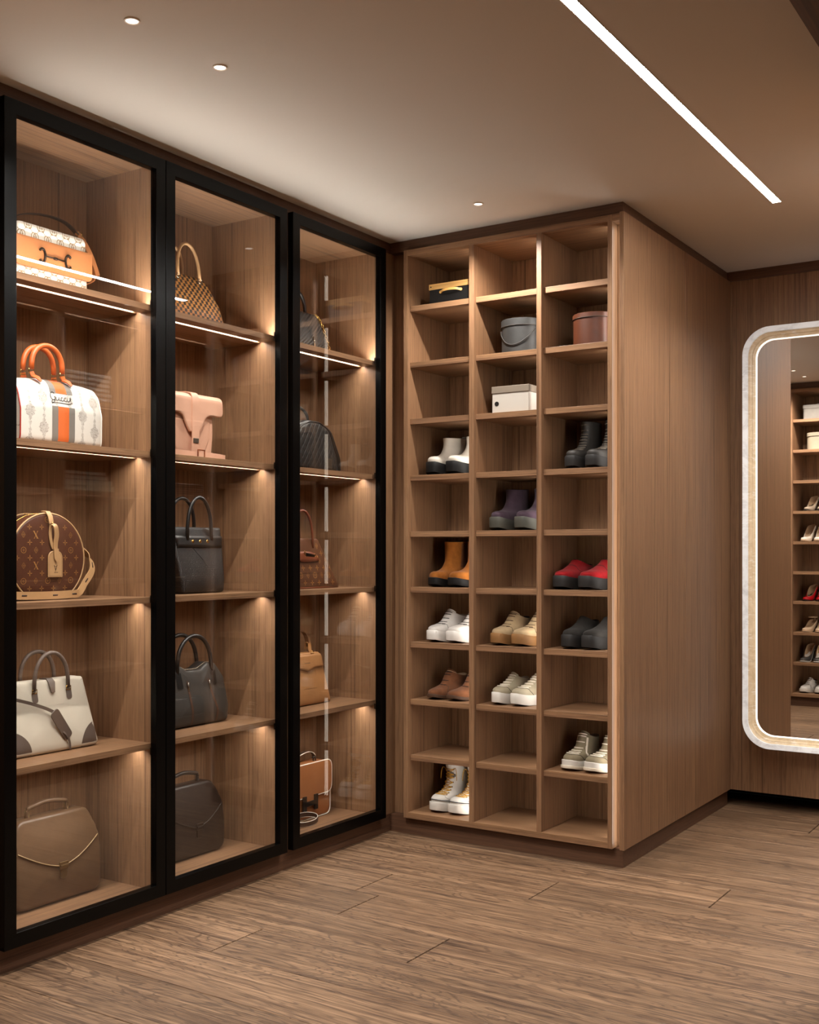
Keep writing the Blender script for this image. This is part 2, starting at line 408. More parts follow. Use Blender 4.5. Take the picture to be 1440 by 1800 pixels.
def display_cabinet(y0, y1, label):
    t = thing('display_cabinet', label, 'cabinet', (-0.2, (y0 + y1) / 2, 0.0740), world=True)
    a, b = y0 + 0.0175, y1 - 0.0165
    obj('side_panel', B(-0.383, -0.0275, y0 + 0.0008, a, 0.0745, 2.494), wz, t, bevel=0.0008)
    obj('side_panel', B(-0.383, -0.0275, b, y1 - 0.0008, 0.0745, 2.494), wz, t, bevel=0.0008)
    obj('back_panel', B(-0.383, -0.366, a, b, 0.0745, 2.494), wz, t)
    obj('top_panel', B(-0.366, -0.0275, a, b, 2.482, 2.494), wy, t)
    obj('bottom_panel', B(-0.366, -0.0275, a, b, 0.0745, 0.089), wy, t)
    for z in SH:
        s = obj('shelf', grooved(-0.3655, -0.047, a + 0.0004, b - 0.0004, z - 0.020, z, z > 2), wy, t, bevel=0.0006)
        led_line(a + 0.014, b - 0.014, z - 0.0118, -1, s, led_shelf_m)
        if z > 2:                                                        # second strip, tilted up and forward
            bm = BM(); loft(bm, [[(-0.0738, yy, z - 0.0098), (-0.0590, yy, z - 0.0098), (-0.0738, yy, z - 0.0004)] for yy in (a + 0.014, b - 0.014)])
            bmesh.ops.recalc_face_normals(bm, faces=bm.faces)
            for f in bm.faces:
                if f.normal.x > 0.3 and f.normal.z > 0.3: f.material_index = 1
            obj('led_strip', bm, [alu, led_up_m], s, recalc=False)
    # door: black frame, glass pane, hinges
    fw = 0.042; bm = BM(); d0, d1 = y0 + 0.0015, y1 - 0.0015; z0, z1 = 0.0745, 2.4950
    def ring(x, i): return [(x, d0 + i, z0 + i), (x, d1 - i, z0 + i), (x, d1 - i, z1 - i), (x, d0 + i, z1 - i)]
    rs = [ring(-0.026, 0), ring(-0.0010, 0), ring(0, 0.001), ring(0, fw - 0.001), ring(-0.001, fw), ring(-0.026, fw)]
    vs = [[bm.verts.new(p) for p in r] for r in rs]
    for i in range(6):
        p, q = vs[i], vs[(i + 1) % 6]
        for k in range(4): bm.faces.new((p[k], p[(k + 1) % 4], q[(k + 1) % 4], q[k]))
    dr = obj('door', bm, black_frame, t, label='black metal framed glass door')
    obj('glass_pane', B(-0.018, -0.013, d0 + fw - 0.0005, d1 - fw + 0.0005, z0 + fw - 0.0005, z1 - fw + 0.0005), glass_m, dr, label='clear glass pane')
    for z in (0.55, 1.05, 1.53, 2.02):
        bm = BM(); box(bm, -0.040, -0.027, d1 - 0.032, d1 - 0.018, z - 0.012, z + 0.012); obj('hinge', bm, darkmetal, dr)
    return t
display_cabinet(2.040, 2.671, 'tall glazed display cabinet with black frame, nearest the camera, holding the white striped duffel')
display_cabinet(2.671, 3.302, 'tall glazed display cabinet with black frame in the middle, holding the pink saddle bag')
display_cabinet(3.3335, 3.9635, 'tall glazed display cabinet with black frame in the corner, beside the shoe shelves')
struct('trim_6', B(-0.383, -0.030, 3.3025, 3.3330, 0.0742, 2.495), wz)
struct('trim_7', B(-0.383, -0.030, 3.9640, 4.0745, 0.0742, 2.495), wz)
struct('trim_8', B(-0.0298, 0.0565, 4.075, 4.09, 0.0742, 2.495), wz)

# ------------------------------------------------------------------ open shoe cabinets (one in view, its twin behind the camera seen in the mirror)
SZ = [2.2537, 2.0140, 1.7726, 1.5325, 1.2934, 1.0564, 0.8223, 0.5785, 0.3410]
FLOORZ = 0.0985
def shoe_cabinet(label, cols, yf, sgn, xl, xr, rows=SZ):
    """cols: list of (inner left, inner right); front edge at yf, depth towards sgn*y"""
    t = thing('shoe_cabinet', label, 'cabinet', ((xl + xr) / 2, yf + sgn * 0.17, 0.0740), world=True)
    def Y(a, b): return (yf + sgn * a, yf + sgn * b) if sgn > 0 else (yf + sgn * b, yf + sgn * a)
    dep = 0.336; zb, zt = 0.0740, 2.4905
    obj('bottom_panel', B(xl, xr, *Y(0.0004, dep), zb, FLOORZ), wx, t, bevel=0.0008)
    obj('top_panel', B(xl, xr, *Y(0.0004, 0.028), 2.4660, zt), wx, t, bevel=0.0008)
    obj('top_panel', B(xl, xr, *Y(0.0285, dep), 2.4660, 2.4954), wx, t)
    obj('back_panel', B(xl, xr, *Y(dep, dep + 0.008), zb, 2.49), wz, t)
    ups = [(xl, cols[0][0])] + [(a[1], b[0]) for a, b in zip(cols, cols[1:])] + [(cols[-1][1], xr)]
    boards = []
    for i, (a, b) in enumerate(ups):
        nm = 'side_panel' if i in (0, len(ups) - 1) else 'divider'
        boards.append(obj(nm, B(a + 0.0002, b - 0.0002, *Y(0, dep - 0.0003), FLOORZ + 0.0002 if nm == 'divider' else zb, 2.4658 if nm == 'divider' else zt), wz, t, bevel=0.0008))
    levels = [2.4660] + [z for z in rows] + [FLOORZ]
    for ci, (a, b) in enumerate(cols):
        for z in rows:
            obj('shelf', B(a + 0.0003, b - 0.0003, *Y(0.018, dep - 0.0004), z - 0.023, z), wx, t, bevel=0.0008)
        for up, dn in zip(levels, levels[1:]):
            top = up - (0.023 if up < 2.4 else 0); bm = BM(); w = 0.010
            prof = [(b - 0.0005, yf + sgn * 0.054), (b - 0.0005, yf + sgn * 0.074), (b - 0.0080, yf + sgn * 0.066), (b - 0.0080, yf + sgn * 0.054)]
            loft(bm, [[(p, q, dn + 0.006) for p, q in prof], [(p, q, top - 0.010) for p, q in prof]])
            bmesh.ops.recalc_face_normals(bm, faces=bm.faces)
            for f in bm.faces:
                if f.normal.x < -0.9: f.material_index = 2 if ci == 0 else 0
                elif f.normal.x < -0.3 and f.normal.y * sgn > 0.3: f.material_index = 1
            obj('led_strip', bm, [alu, led_cell_m, led_side_m], boards[ci + 1], recalc=False)
    return t
sc = shoe_cabinet('tall open walnut shoe cabinet of three columns with lit cells', [(0.079, 0.378), (0.401, 0.686), (0.708, 0.987)], 4.010, 1, 0.057, 1.006)
# lit channel and end panels belong to it
obj('channel_back', B(1.0064, 1.0356, 4.063, 4.075, 0.0742, 2.487), wz, sc)
obj('channel_top', B(1.0064, 1.0356, 4.0100, 4.063, 2.4640, 2.4905), wx, sc)
e1 = obj('end_panel', B(1.0360, 1.0540, 4.010, 4.6960, 0.0742, 2.4952), wz, sc, bevel=0.001)
obj('end_panel', B(1.0360, 1.0540, 4.6990, YB - 0.0060, 0.0742, 2.4952), wz, sc, bevel=0.001)
obj('shadow_strip', B(1.0290, 1.0355, 4.685, 4.710, 0.0745, 2.4950), dark_gap, sc)
obj('shadow_strip', B(1.0290, 1.0355, YB - 0.03, YB - 0.001, 0.0745, 2.4950), dark_gap, sc)
bm = BM(); prof = [(1.0357, 4.044), (1.0357, 4.056), (1.0290, 4.056), (1.0265, 4.050)]
loft(bm, [[(p, q, 0.080) for p, q in prof], [(p, q, 2.450) for p, q in prof]]); bmesh.ops.recalc_face_normals(bm, faces=bm.faces)
for f in bm.faces:
    if f.normal.x < -0.2 and f.normal.y < 0.95: f.material_index = 1
obj('led_strip', bm, [alu, led_chan_m], e1, recalc=False)
rear = shoe_cabinet('open walnut shoe cabinet reflected in the mirror, with heels and two boxes', [(0.079, 0.378), (0.401, 0.686)], 1.385, -1, 0.057, 0.708)
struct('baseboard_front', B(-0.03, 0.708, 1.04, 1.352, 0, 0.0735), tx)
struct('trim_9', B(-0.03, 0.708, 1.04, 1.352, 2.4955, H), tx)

# ------------------------------------------------------------------ lit mirror on the back wall
YM = 5.226
mt = thing('mirror', 'tall wall mirror with rounded corners and lit alabaster frame', 'mirror', (1.545, YB - 0.001, 1.27), world=True)
def rr(x0, x1, z0, z1, r, n=12):
    out = []
    for cx, cz, a0 in ((x1 - r, z0 + r, -90), (x1 - r, z1 - r, 0), (x0 + r, z1 - r, 90), (x0 + r, z0 + r, 180)):
        for k in range(n + 1): a = math.radians(a0 + 90 * k / n); out.append((cx + r * math.cos(a), cz + r * math.sin(a)))
    return out
MX0, MX1, MZ0, MZ1 = 1.152, 1.94, 0.306, 2.236; MR = 0.125
def mring(i, y): return [(x, y, z) for x, z in rr(MX0 + i, MX1 - i, MZ0 + i, MZ1 - i, MR - i * 0.75)]
def sweep(prof, name, mat, **k):
    bm = BM(); vs = [[bm.verts.new(p) for p in mring(i, y)] for i, y in prof]; n = len(vs[0])
    for a, b in zip(vs, vs[1:]):
        for q in range(n): bm.faces.new((a[q], a[(q + 1) % n], b[(q + 1) % n], b[q]))
    return obj(name, bm, mat, mt, smooth=True, angle=35, **k)
def alabaster(name, c0, c1, em, vein=9.0):
    t = NT(name); p = t.n('ShaderNodeNewGeometry').outputs['Position']
    n = t.mapr(t.noise(p, vein, 6.0, 0.65, 2.0), 0.35, 0.65); n2 = t.mapr(t.noise(t.mapping(p, (30, 30, 120)), 1.0, 3.0), 0.56, 0.7)
    c = t.mix(n, lin(c0), lin(c1)); c = t.mix(t.math('MULTIPLY', n2, 0.35), c, lin('ffffff')); t.l(c, t.b.inputs['Base Color']); t.b.inputs['Roughness'].default_value = 0.35
    if em: t.l(c, t.b.inputs['Emission Color']); t.b.inputs['Emission Strength'].default_value = em
    return t.m
sweep([(0.012, YB - 0.001), (0.0, YB - 0.012), (0.0, YM - 0.034), (0.0015, YM - 0.036), (0.0245, YM - 0.036), (0.026, YM - 0.034), (0.026, YM - 0.028)],
      'frame', alabaster('grey alabaster', 'c9c7c5', 'e8e7e5', 0.34), label='grey white veined alabaster frame')
sweep([(0.0262, YM - 0.029), (0.032, YM - 0.022), (0.040, YM - 0.020), (0.043, YM - 0.012), (0.055, YM - 0.010)],
      'inner_frame', alabaster('lit alabaster', 'c9b08b', 'e0cbab', 0.16), label='cream backlit inner frame')
sweep([(0.0551, YM - 0.0102), (0.0572, YM - 0.0085), (0.060, YM - 0.001)], 'light_edge', emis('mirror edge light', (1.0, 0.90, 0.74, 1), 1.3))
bm = BM(); pl = rr(MX0 + 0.059, MX1 - 0.059, MZ0 + 0.059, MZ1 - 0.059, MR - 0.042)
loft(bm, [[(x, YM, z) for x, z in pl], [(x, YM + 0.005, z) for x, z in pl]]); obj('mirror_glass', bm, mirror_m, mt)
bm = BM(); pl = rr(MX0 + 0.02, MX1 - 0.02, MZ0 + 0.02, MZ1 - 0.02, MR - 0.02)
loft(bm, [[(x, YM + 0.006, z) for x, z in pl], [(x, YB - 0.001, z) for x, z in pl]]); obj('back_board', bm, dark_gap, mt)

# ------------------------------------------------------------------ open wardrobe on the right, seen reflected in the glass doors
rw = thing('open_wardrobe', 'open walnut wardrobe on the right, reflected in the glass doors', 'wardrobe', (2.2, 4.27, 0.074), world=True)
bays = [(3.345, 3.940), (3.960, 4.560), (4.580, 5.180)]
obj('back_panel', B(2.385, 2.40, 3.325, 5.20, 0.0742, 2.495), wz, rw)
for a, b in ((3.325, 3.345), (3.940, 3.960), (4.560, 4.580), (5.180, 5.20)):
    obj('side_panel', B(2.0, 2.385, a, b, 0.0742, 2.495), wz, rw, bevel=0.0008)
for a, b in bays:
    for z in [2.495, 2.020, 1.536, 1.056, 0.5745, 0.098]:
        pr = [(2.3848, z - 0.024), (2.060, z - 0.024), (2.060, z - 0.014), (2.040, z - 0.014), (2.040, z - 0.024), (2.012, z - 0.024), (2.012, z), (2.3848, z)]
        s_ = obj('shelf', plate_y(BM(), pr, a + 0.0004, b - 0.0004), wy, rw)
        if z > 0.2:  # added strips, hidden in their grooves, to brighten the wardrobe contents
            bm = BM(); box(bm, 2.0405, 2.0595, a + 0.02, b - 0.02, z - 0.0155, z - 0.0141); bmesh.ops.recalc_face_normals(bm, faces=bm.faces)
            for f in bm.faces:
                if f.normal.z < -0.5: f.material_index = 1
            obj('led_strip', bm, [alu, led_added_m], s_, recalc=False)
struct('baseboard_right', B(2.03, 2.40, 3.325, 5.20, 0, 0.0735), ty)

# ------------------------------------------------------------------ shoes
def suede(n, c, v=0.25): return pm(n, c, 0.85, 0, 0.25, 900, v, spec=0.2, sheen=0.1)
def leather(n, c, r=0.45, v=0.08, g=0.12, gs=700): return pm(n, c, r, 0, g, gs, v, spec=0.4)
def rubber(n, c): return pm(n, c, 0.6, 0, 0.1, 500, spec=0.3)
NR = 32
class Last:
    """a shoe as a stack of rings; toe at y=0 pointing to -y, heel at y=L"""
    def __init__(s, levels, L, side, spring=0.012, heel=0.0, asym=0.010):
        s.L, s.side, s.spring, s.heel, s.asym = L, side, spring, heel, asym
        s.lv = [Vector(l) for l in smooth7(levels)]
    def deform(s, x, y, z):
        u = max(0.0, min(1.0, y / s.L)); z += s.spring * max(0.0, (0.32 - u) / 0.32) ** 2
        if s.heel: t = max(0.0, min(1.0, (u - 0.28) / 0.5)); z += s.heel * t * t * (3 - 2 * t)
        return Vector((x + s.side * s.asym * (1 - u) ** 2, y, z))
    def par(s, t):
        t = max(0.0, min(0.9999, t)) * (len(s.lv) - 1); i = int(t); return s.lv[i].lerp(s.lv[i + 1], t - i)
    def ev(s, t, ph, off=0.0, raw=False):
        """t: 0 sole .. 1 collar; ph: 0 at the toe, +-pi at the heel"""
        z, yf, yb, hw, tilt, dip, sq = s.par(t); hw += off; yf -= off; yb += off
        c, sn = math.cos(ph), math.sin(ph); u = (1 - c) / 2
        fl = abs(sn) ** sq * (1 if sn >= 0 else -1); prof = 1 - 0.20 * max(0.0, min(1.0, (u - 0.30) / 0.35)) * (1 - min(1, t * 2.2))
        x = hw * fl * prof; y = yf + (yb - yf) * u; zz = z + tilt * u - dip * sn * sn
        return Vector((x, y, zz)) if raw else s.deform(x, y, zz)
    def upper(s, bm, n=26, mi=0):
        loft(bm, [[s.ev(i / n, 2 * math.pi * k / NR) for k in range(NR)] for i in range(n + 1)], cap0=True, cap1=False, mi=mi)
    def lining(s, bm, th=0.005, depth=0.05, mi=0):
        top = [s.ev(1, 2 * math.pi * k / NR) for k in range(NR)]; rs = [top]
        for o, dz in ((-th * .5, 0.0015), (-th, 0), (-th - .002, -depth * .5), (-th - .004, -depth)):
            rs.append([s.ev(1, 2 * math.pi * k / NR, o) + Vector((0, 0, dz)) for k in range(NR)])
        loft(bm, rs, cap0=False, cap1=True, mi=mi)
def smooth7(levels, k=4):
    p = [tuple(l) + ((0.0, 0.0, 0.68)[len(l) - 4:] if len(l) < 7 else ()) for l in levels]; out = []
    for i in range(len(p) - 1):
        a, b, c, d = p[max(i - 1, 0)], p[i], p[i + 1], p[min(i + 2, len(p) - 1)]
        for j in range(k):
            t = j / k
            out.append([0.5 * (2 * b[q] + (c[q] - a[q]) * t + (2 * a[q] - 5 * b[q] + 4 * c[q] - d[q]) * t * t + (3 * b[q] - a[q] - 3 * c[q] + d[q]) * t ** 3) for q in range(7)])
    out.append(list(p[-1])); return out
def sole(s, bm, hgt, hw, ext=0.006, lug=0.0, flare=0.0, wedge=0.0, taper=0.0):
    N = 72; base = []
    def row(z, o, zig=False):
        r = []
        for k in range(N):
            ph = 2 * math.pi * k / N; c, sn = math.cos(ph), math.sin(ph); u = (1 - c) / 2
            prof = 1 - 0.20 * max(0.0, min(1.0, (u - 0.30) / 0.35))
            x = (hw + ext + o) * abs(sn) ** 0.62 * (1 if sn >= 0 else -1) * prof; y = -ext - o + (s.L + 2 * (ext + o)) * u
            zz = z
            if wedge and z > 0: zz += wedge * (u - 0.5)
            if zig and lug and u > 0.26: zz += lug if (k // 2) % 2 else 0
            if s.heel: pass
            r.append(s.deform(x, y, zz))
        return r
    loft(bm, [row(0.001, -0.006), row(0.0, -0.001 - taper, True), row(hgt * 0.12 + lug, -taper), row(hgt * 0.55, flare), row(hgt * 0.93, 0), row(hgt, -0.002), row(hgt * 0.985, -ext - 0.004)])
def laces(s, bm, rows, ph, t0, t1, r=0.0016, cross=False, flat=1.0, off=0.0022):
    ts = [t0 + (t1 - t0) * i / (rows - 1) for i in range(rows)]
    for i, t in enumerate(ts):
        tube(bm, [s.ev(t, a, off if abs(a) < ph * .95 else 0.0005) for a in (ph, ph * .6, 0, -ph * .6, -ph)], r, 6, flat=flat)
        if cross and i < rows - 1:
            for sg in (1, -1):
                tube(bm, [s.ev(t + (ts[i + 1] - t) * q, sg * ph * (1 - 2 * q), off + .0012) for q in (0, .25, .5, .75, 1)], r, 6, flat=flat)
def line(s, bm, pts, r=0.0009, off=0.0004, n=5):
    tube(bm, [s.ev(t, p, off) for t, p in smooth_pts2(pts)], r, n)
def smooth_pts2(p): return [(q[0], q[1]) for q in smooth_pts([(a, b, 0) for a, b in p], 5)]
LIFT = .0007
def shoe_root(name, label, cat, loc, rz, group): return thing(name, label, cat, loc, rz, group)

CH = lambda h, z0, hw=0.046: [(z0 - .006, .004, .262, hw), (z0 + .012, .001, .263, hw + .001), (z0 + .024, .006, .262, hw), (z0 + .034, .024, .260, hw - .003, 0, 0, .66), (z0 + .040, .052, .258, hw - .006, 0, 0, .72),
     (z0 + .052, .082, .255, hw - .009, 0, 0, .9), (z0 + .070, .100, .251, hw - .011, 0, 0, .95), (z0 + .095, .110, .249, hw - .012, 0, 0, 1.0), (h, .108, .250, hw - .010, .006, .002, 1.0)]
LO = lambda h, z0, hw=0.046: [(z0 - .006, .004, .262, hw), (z0 + .010, .001, .263, hw + .001, -.002), (z0 + .020, .008, .262, hw, -.001), (z0 + .029, .028, .260, hw - .002, -.0, 0, .66), (z0 + .038, .058, .259, hw - .006, -.002, .002, .72),
     (z0 + .052, .090, .257, hw - .010, -.006, .006, .9), (h - .012, .118, .254, hw - .013, -.014, .010, .82), (h, .132, .252, hw - .014, -.020, .012, .8)]

def boot_pair(name, base, cat, xs, y, z, build, rz=(0.03, -0.02)):
    for i, (x, side, wd) in enumerate(zip(xs, (1, -1), ('left', 'right'))):
        t = shoe_root(name, base % wd, cat, (x - .046, y - .004, z + LIFT), rz[i] - .14, None); build(t, side)

def chelsea(mu, ms, mel, sole_h, h, L=0.265, hw=0.046, lug=0.0, ext=0.007, elastic=True, tab=True):
    def f(t, side):
        s = Last(CH(h, sole_h, hw), L, side)
        bm = BM(); s.upper(bm); u = obj('upper', bm, mu, t, smooth=True)
        bm = BM(); s.lining(bm); obj('lining', bm, black_lining, t, smooth=True)
        bm = BM(); sole(s, bm, sole_h + .004, hw, ext, lug); obj('sole', bm, ms, t, smooth=True, angle=40)
        if elastic:
            for sg in (1, -1):
                bm = BM(); rows = [[s.ev(tt, sg * a, .0006) for a in (1.45, 1.65, 1.85, 2.05)] for tt in (.66, .75, .84, .92, .985)]
                loft(bm, rows, False, False, closed=False); obj('elastic_gusset', bm, mel, t, smooth=True, recalc=False)
        if tab:
            bm = BM(); p = s.ev(1, math.pi); ribbon(bm, [p + Vector((0, .003, -.03)), p + Vector((0, .002, -.004)), p + Vector((0, 0, .010)), p + Vector((0, -.006, .004)), p + Vector((0, -.008, -.02))], (1, 0, 0), .016, .002)
            obj('pull_tab', bm, mu, t, smooth=True, angle=40)
    return f
def lacer(mu, ms, ml, sole_h, h, rows, ph, t0, t1, kind, L=0.265, hw=0.046, lug=0.0, ext=0.006, lr=.0016, cross=False, mwelt=None, lining_m=None, prof=LO, extra=None, wedge=0.0, eyelet=None):
    def f(t, side):
        s = Last(prof(h, sole_h, hw), L, side)
        bm = BM(); s.upper(bm); u = obj('upper', bm, mu, t, smooth=True)
        bm = BM(); s.lining(bm, depth=.04); obj('lining', bm, lining_m or black_lining, t, smooth=True)
        bm = BM(); sole(s, bm, sole_h + .004, hw, ext, lug, wedge=wedge); so = obj('sole', bm, ms, t, smooth=True, angle=40)
        if mwelt:
            bm = BM(); sole(s, bm, 0.006, hw, ext - .003); obj('outsole', bm, mwelt, so, smooth=True, angle=40)
        if rows:
            bm = BM(); laces(s, bm, rows, ph, t0, t1, lr, cross); obj('laces', bm, ml, t, smooth=True)
            # tongue rising behind the laces
            bm = BM(); rs = []
            for q in range(6):
                tt = .90 + .02 * q; up = max(0, q - 2) * .003
                rs.append([s.ev(min(tt, .999), a, -.0012) + Vector((0, .004 + up * .2, up * (1 - .35 * (a / .6) ** 2))) for a in (-.8, -.4, 0, .4, .8)])
            loft(bm, rs, False, False, closed=False); o = obj('tongue', bm, mu, t, smooth=True, recalc=False); m = o.modifiers.new('thickness', 'SOLIDIFY'); m.thickness = .003
            if eyelet:
                bm = BM()
                for i in range(rows):
                    for sg in (1, -1):
                        tt = t0 + (t1 - t0) * i / (rows - 1); c = s.ev(tt, sg * ph, .0008); n = (s.ev(tt, sg * ph, .006) - c).normalized()
                        a = n.orthogonal().normalized(); b = n.cross(a)
                        tube(bm, [c + (a * math.cos(w) + b * math.sin(w)) * .0028 for w in (2 * math.pi * k / 10 for k in range(10))], .001, 5, closed=True)
                obj('eyelets', bm, eyelet, t, smooth=True)
        bm = BM()
        if kind == 'derby':
            for sg in (1, -1): line(s, bm, [(t0 - .03, sg * ph * .55), (t0 - .035, sg * (ph + .12)), (t0 - .12, sg * (ph + .35)), (.22, sg * (ph + .62))])
        elif kind == 'slip':
            line(s, bm, [(.34, -1.5), (.55, -1.0), (.72, -.55), (.76, 0), (.72, .55), (.55, 1.0), (.34, 1.5)])
        elif kind == 'sneaker':
            line(s, bm, [(.10, -1.15), (.30, -.95), (t0 - .05, -.62), (t0 - .05, 0), (t0 - .05, .62), (.30, .95), (.10, 1.15)])
        obj('seam', bm, pm('seam thread dark', '2a221b', .66), u, smooth=True)
        if extra: extra(s, t, u, so)
    return f
cols_ = {'wht': leather('white leather', 'cfcac4', .42), 'cream': leather('off white leather', 'cdc5b8', .4), 'blk': rubber('black rubber', '0b0a0a'), 'dgrey': rubber('dark grey rubber', '232120'),
         'ngrey': rubber('grey green rubber', '45443d'), 'boot': leather('charcoal nubuck', '2f2c29', .55, .2), 'laceb': pm('black lace', '15110f', .8, 0, .3, 900), 'laced': pm('grey lace', '6f675d', .8, 0, .3, 900),
         'purple': suede('plum suede', '453540'), 'tan': suede('tan suede', '96591f'), 'red': suede('red nubuck', '8c0b12', .2), 'sand': suede('sand nubuck', 'b39a76', .12),
         'char': suede('charcoal suede', '2e2b28', .3), 'brown': suede('brown suede leather', '6f452b', .25), 'olive': pm('olive canvas', '867a62', .9, 0, .4, 1200, .1), 'khaki': pm('grey beige leather', 'a59a82', .6, 0, .1, 900, .06),
         'whs': rubber('white rubber', 'cfcac2'), 'crep': pm('crepe rubber', '80592f', .7, 0, .2, 300, .12), 'gumb': pm('gum rubber', '9a6428', .6, 0, .1, 300, .1), 'lacew': pm('cream lace', 'e8dccb', .8, 0, .3, 900),
         'lacey': pm('yellow lace', 'b98a2e', .75, 0, .3, 900), 'brsole': pm('brown stacked sole', '4a3324', .6, 0, .1, 400), 'canv': pm('white canvas', 'd4cfc7', .85, 0, .35, 1500, .03), 'lin': pm('beige lining', '8d8071', .9)}
M_ = cols_
YS = 4.058
Zr = {1: 2.2537, 2: 2.0140, 3: 1.7726, 4: 1.5325, 5: 1.2934, 6: 1.0564, 7: .8223, 8: .5785, 9: .3410, 10: FLOORZ}
boot_pair('boot', 'white chelsea boot with black platform sole, %s one of its pair', 'boot', (.203, .318), YS, Zr[4], chelsea(M_['cream'], M_['blk'], M_['cream'], .040, .165, lug=.003))
# combat boots
def combat(t, side):
    z0, hw = .036, .043
    lv = CH(.205, z0, hw)[:-1] + [(.155, .118, .246, hw - .012, 0, 0, 1.0), (.195, .114, .246, hw - .011, .0, .0, 1.0)]
    s = Last(lv, .265, side)
    bm = BM(); s.upper(bm, 30); u = obj('upper', bm, M_['boot'], t, smooth=True)
    bm = BM(); s.lining(bm); obj('lining', bm, black_lining, t, smooth=True)
    bm = BM(); sole(s, bm, z0 + .004, hw, .0055, .004); obj('sole', bm, M_['dgrey'], t, smooth=True, angle=40)
    bm = BM(); laces(s, bm, 10, .55, .46, .96, .0022); obj('laces', bm, M_['laced'], t, smooth=True)
    bm = BM(); rs = [[s.ev(.93, a, -.001) + Vector((0, .003 + q * .001, q * .0085)) for a in (-.7, -.35, 0, .35, .7)] for q in range(4)]
    loft(bm, rs, False, False, closed=False); o = obj('tongue', bm, M_['boot'], t, smooth=True, recalc=False); m = o.modifiers.new('thickness', 'SOLIDIFY'); m.thickness = .003
    bm = BM(); line(s, bm, [(.44, -1.25), (.46, -.7), (.45, 0), (.46, .7), (.44, 1.25)]); line(s, bm, [(.46, .75), (.34, .95), (.2, 1.15)]); obj('seam', bm, pm('seam thread dark', '2a221b', .66), u, smooth=True)
boot_pair('boot', 'charcoal lace-up combat boot with thick sole, %s one of its pair', 'boot', (.845, .949), YS + .005, Zr[4], combat)
boot_pair('boot', 'plum suede ankle boot with grey platform sole, %s one of its pair', 'boot', (.508, .640), YS + .006, Zr[5], chelsea(M_['purple'], M_['ngrey'], M_['purple'], .040, .172, lug=.004, tab=False))
boot_pair('boot', 'tan suede chelsea boot with flat black sole, %s one of its pair', 'boot', (.208, .322), YS + .006, Zr[6], chelsea(M_['tan'], M_['blk'], M_['brown'], .026, .192, hw=.046, ext=.005))
boot_pair('shoe', 'red slip-on shoe with grey platform sole, %s one of its pair', 'shoe', (.800, .925), YS, Zr[6], lacer(M_['red'], M_['dgrey'], None, .040, .118, 0, 0, 0, 0, 'slip', lug=.004, hw=.049))
boot_pair('shoe', 'white derby shoe with black laces and platform sole, %s one of its pair', 'shoe', (.205, .318), YS, Zr[7], lacer(M_['wht'], M_['wht'], M_['laceb'], .036, .128, 5, .50, .60, .94, 'derby', mwelt=M_['gumb'], lining_m=M_['lin']))
boot_pair('shoe', 'sand derby shoe with brown laces and crepe sole, %s one of its pair', 'shoe', (.515, .628), YS, Zr[7], lacer(M_['sand'], M_['crep'], pm('brown lace', '4a3020', .66), .036, .128, 5, .50, .60, .94, 'derby', lug=.004))
boot_pair('shoe', 'charcoal suede slip-on with black platform sole, %s one of its pair', 'shoe', (.832, .935), YS, Zr[7], lacer(M_['char'], M_['dgrey'], None, .042, .124, 0, 0, 0, 0, 'slip', lug=.003, hw=.0425))
boot_pair('shoe', 'brown leather derby shoe with thin dark sole, %s one of its pair', 'shoe', (.205, .318), YS, Zr[8], lacer(M_['brown'], M_['brsole'], M_['laceb'], .010, .112, 4, .45, .68, .93, 'derby', ext=.004, lining_m=pm('cream lining', 'cdbb9c', .66)))
boot_pair('sneaker', 'grey beige sneaker with white laces and thick white sole, %s one of its pair', 'sneaker', (.514, .618), YS, Zr[8], lacer(M_['khaki'], M_['whs'], M_['lacew'], .038, .116, 6, .62, .50, .95, 'sneaker', lr=.0026, mwelt=M_['gumb'], lining_m=M_['lin'], hw=.038, ext=.004))
def swoosh(s, t, u, so):
    bm = BM()
    for sg in (1, -1):
        # curved tick mark: broad at the toe side, thin at the heel
        ctr = smooth_pts([(.86, .74, .010), (.62, .98, .009), (.40, 1.22, .009), (.26, 1.42, .0085), (.25, 1.60, .0065), (.34, 1.86, .004), (.46, 2.14, .0022), (.56, 2.36, .0008)], 4); rows = []
        for i in range(len(ctr)):
            a = s.ev(ctr[i].x, sg * ctr[i].y, .0012); b = s.ev(ctr[min(i + 1, len(ctr) - 1)].x, sg * ctr[min(i + 1, len(ctr) - 1)].y, .0012); a0 = s.ev(ctr[max(i - 1, 0)].x, sg * ctr[max(i - 1, 0)].y, .0012)
            d = (b - a0).normalized(); n = (s.ev(ctr[i].x, sg * ctr[i].y, .02) - a).normalized(); w = d.cross(n).normalized() * ctr[i].z / 2; rows.append([a + w, a - w])
        loft(bm, rows, False, False, closed=False)
    obj('side_stripe', bm, M_['lacew'], u, smooth=True, recalc=False, label='cream curved tick on the side')
    bm = BM(); sole(s, bm, .012, .0455, .0076); obj('foxing_line', bm, pm('cream rubber', 'd9cfbd', .6), so, smooth=True, angle=40)
boot_pair('sneaker', 'olive canvas sneaker with curved side tick and white sole, %s one of its pair', 'sneaker', (.832, .944), YS + .004, Zr[9], lacer(M_['olive'], M_['whs'], M_['lacew'], .030, .135, 7, .60, .46, .95, 'sneaker', lr=.0025, lining_m=pm('brown lining', '4a3a2c', .9), hw=.042, ext=.005, extra=swoosh))
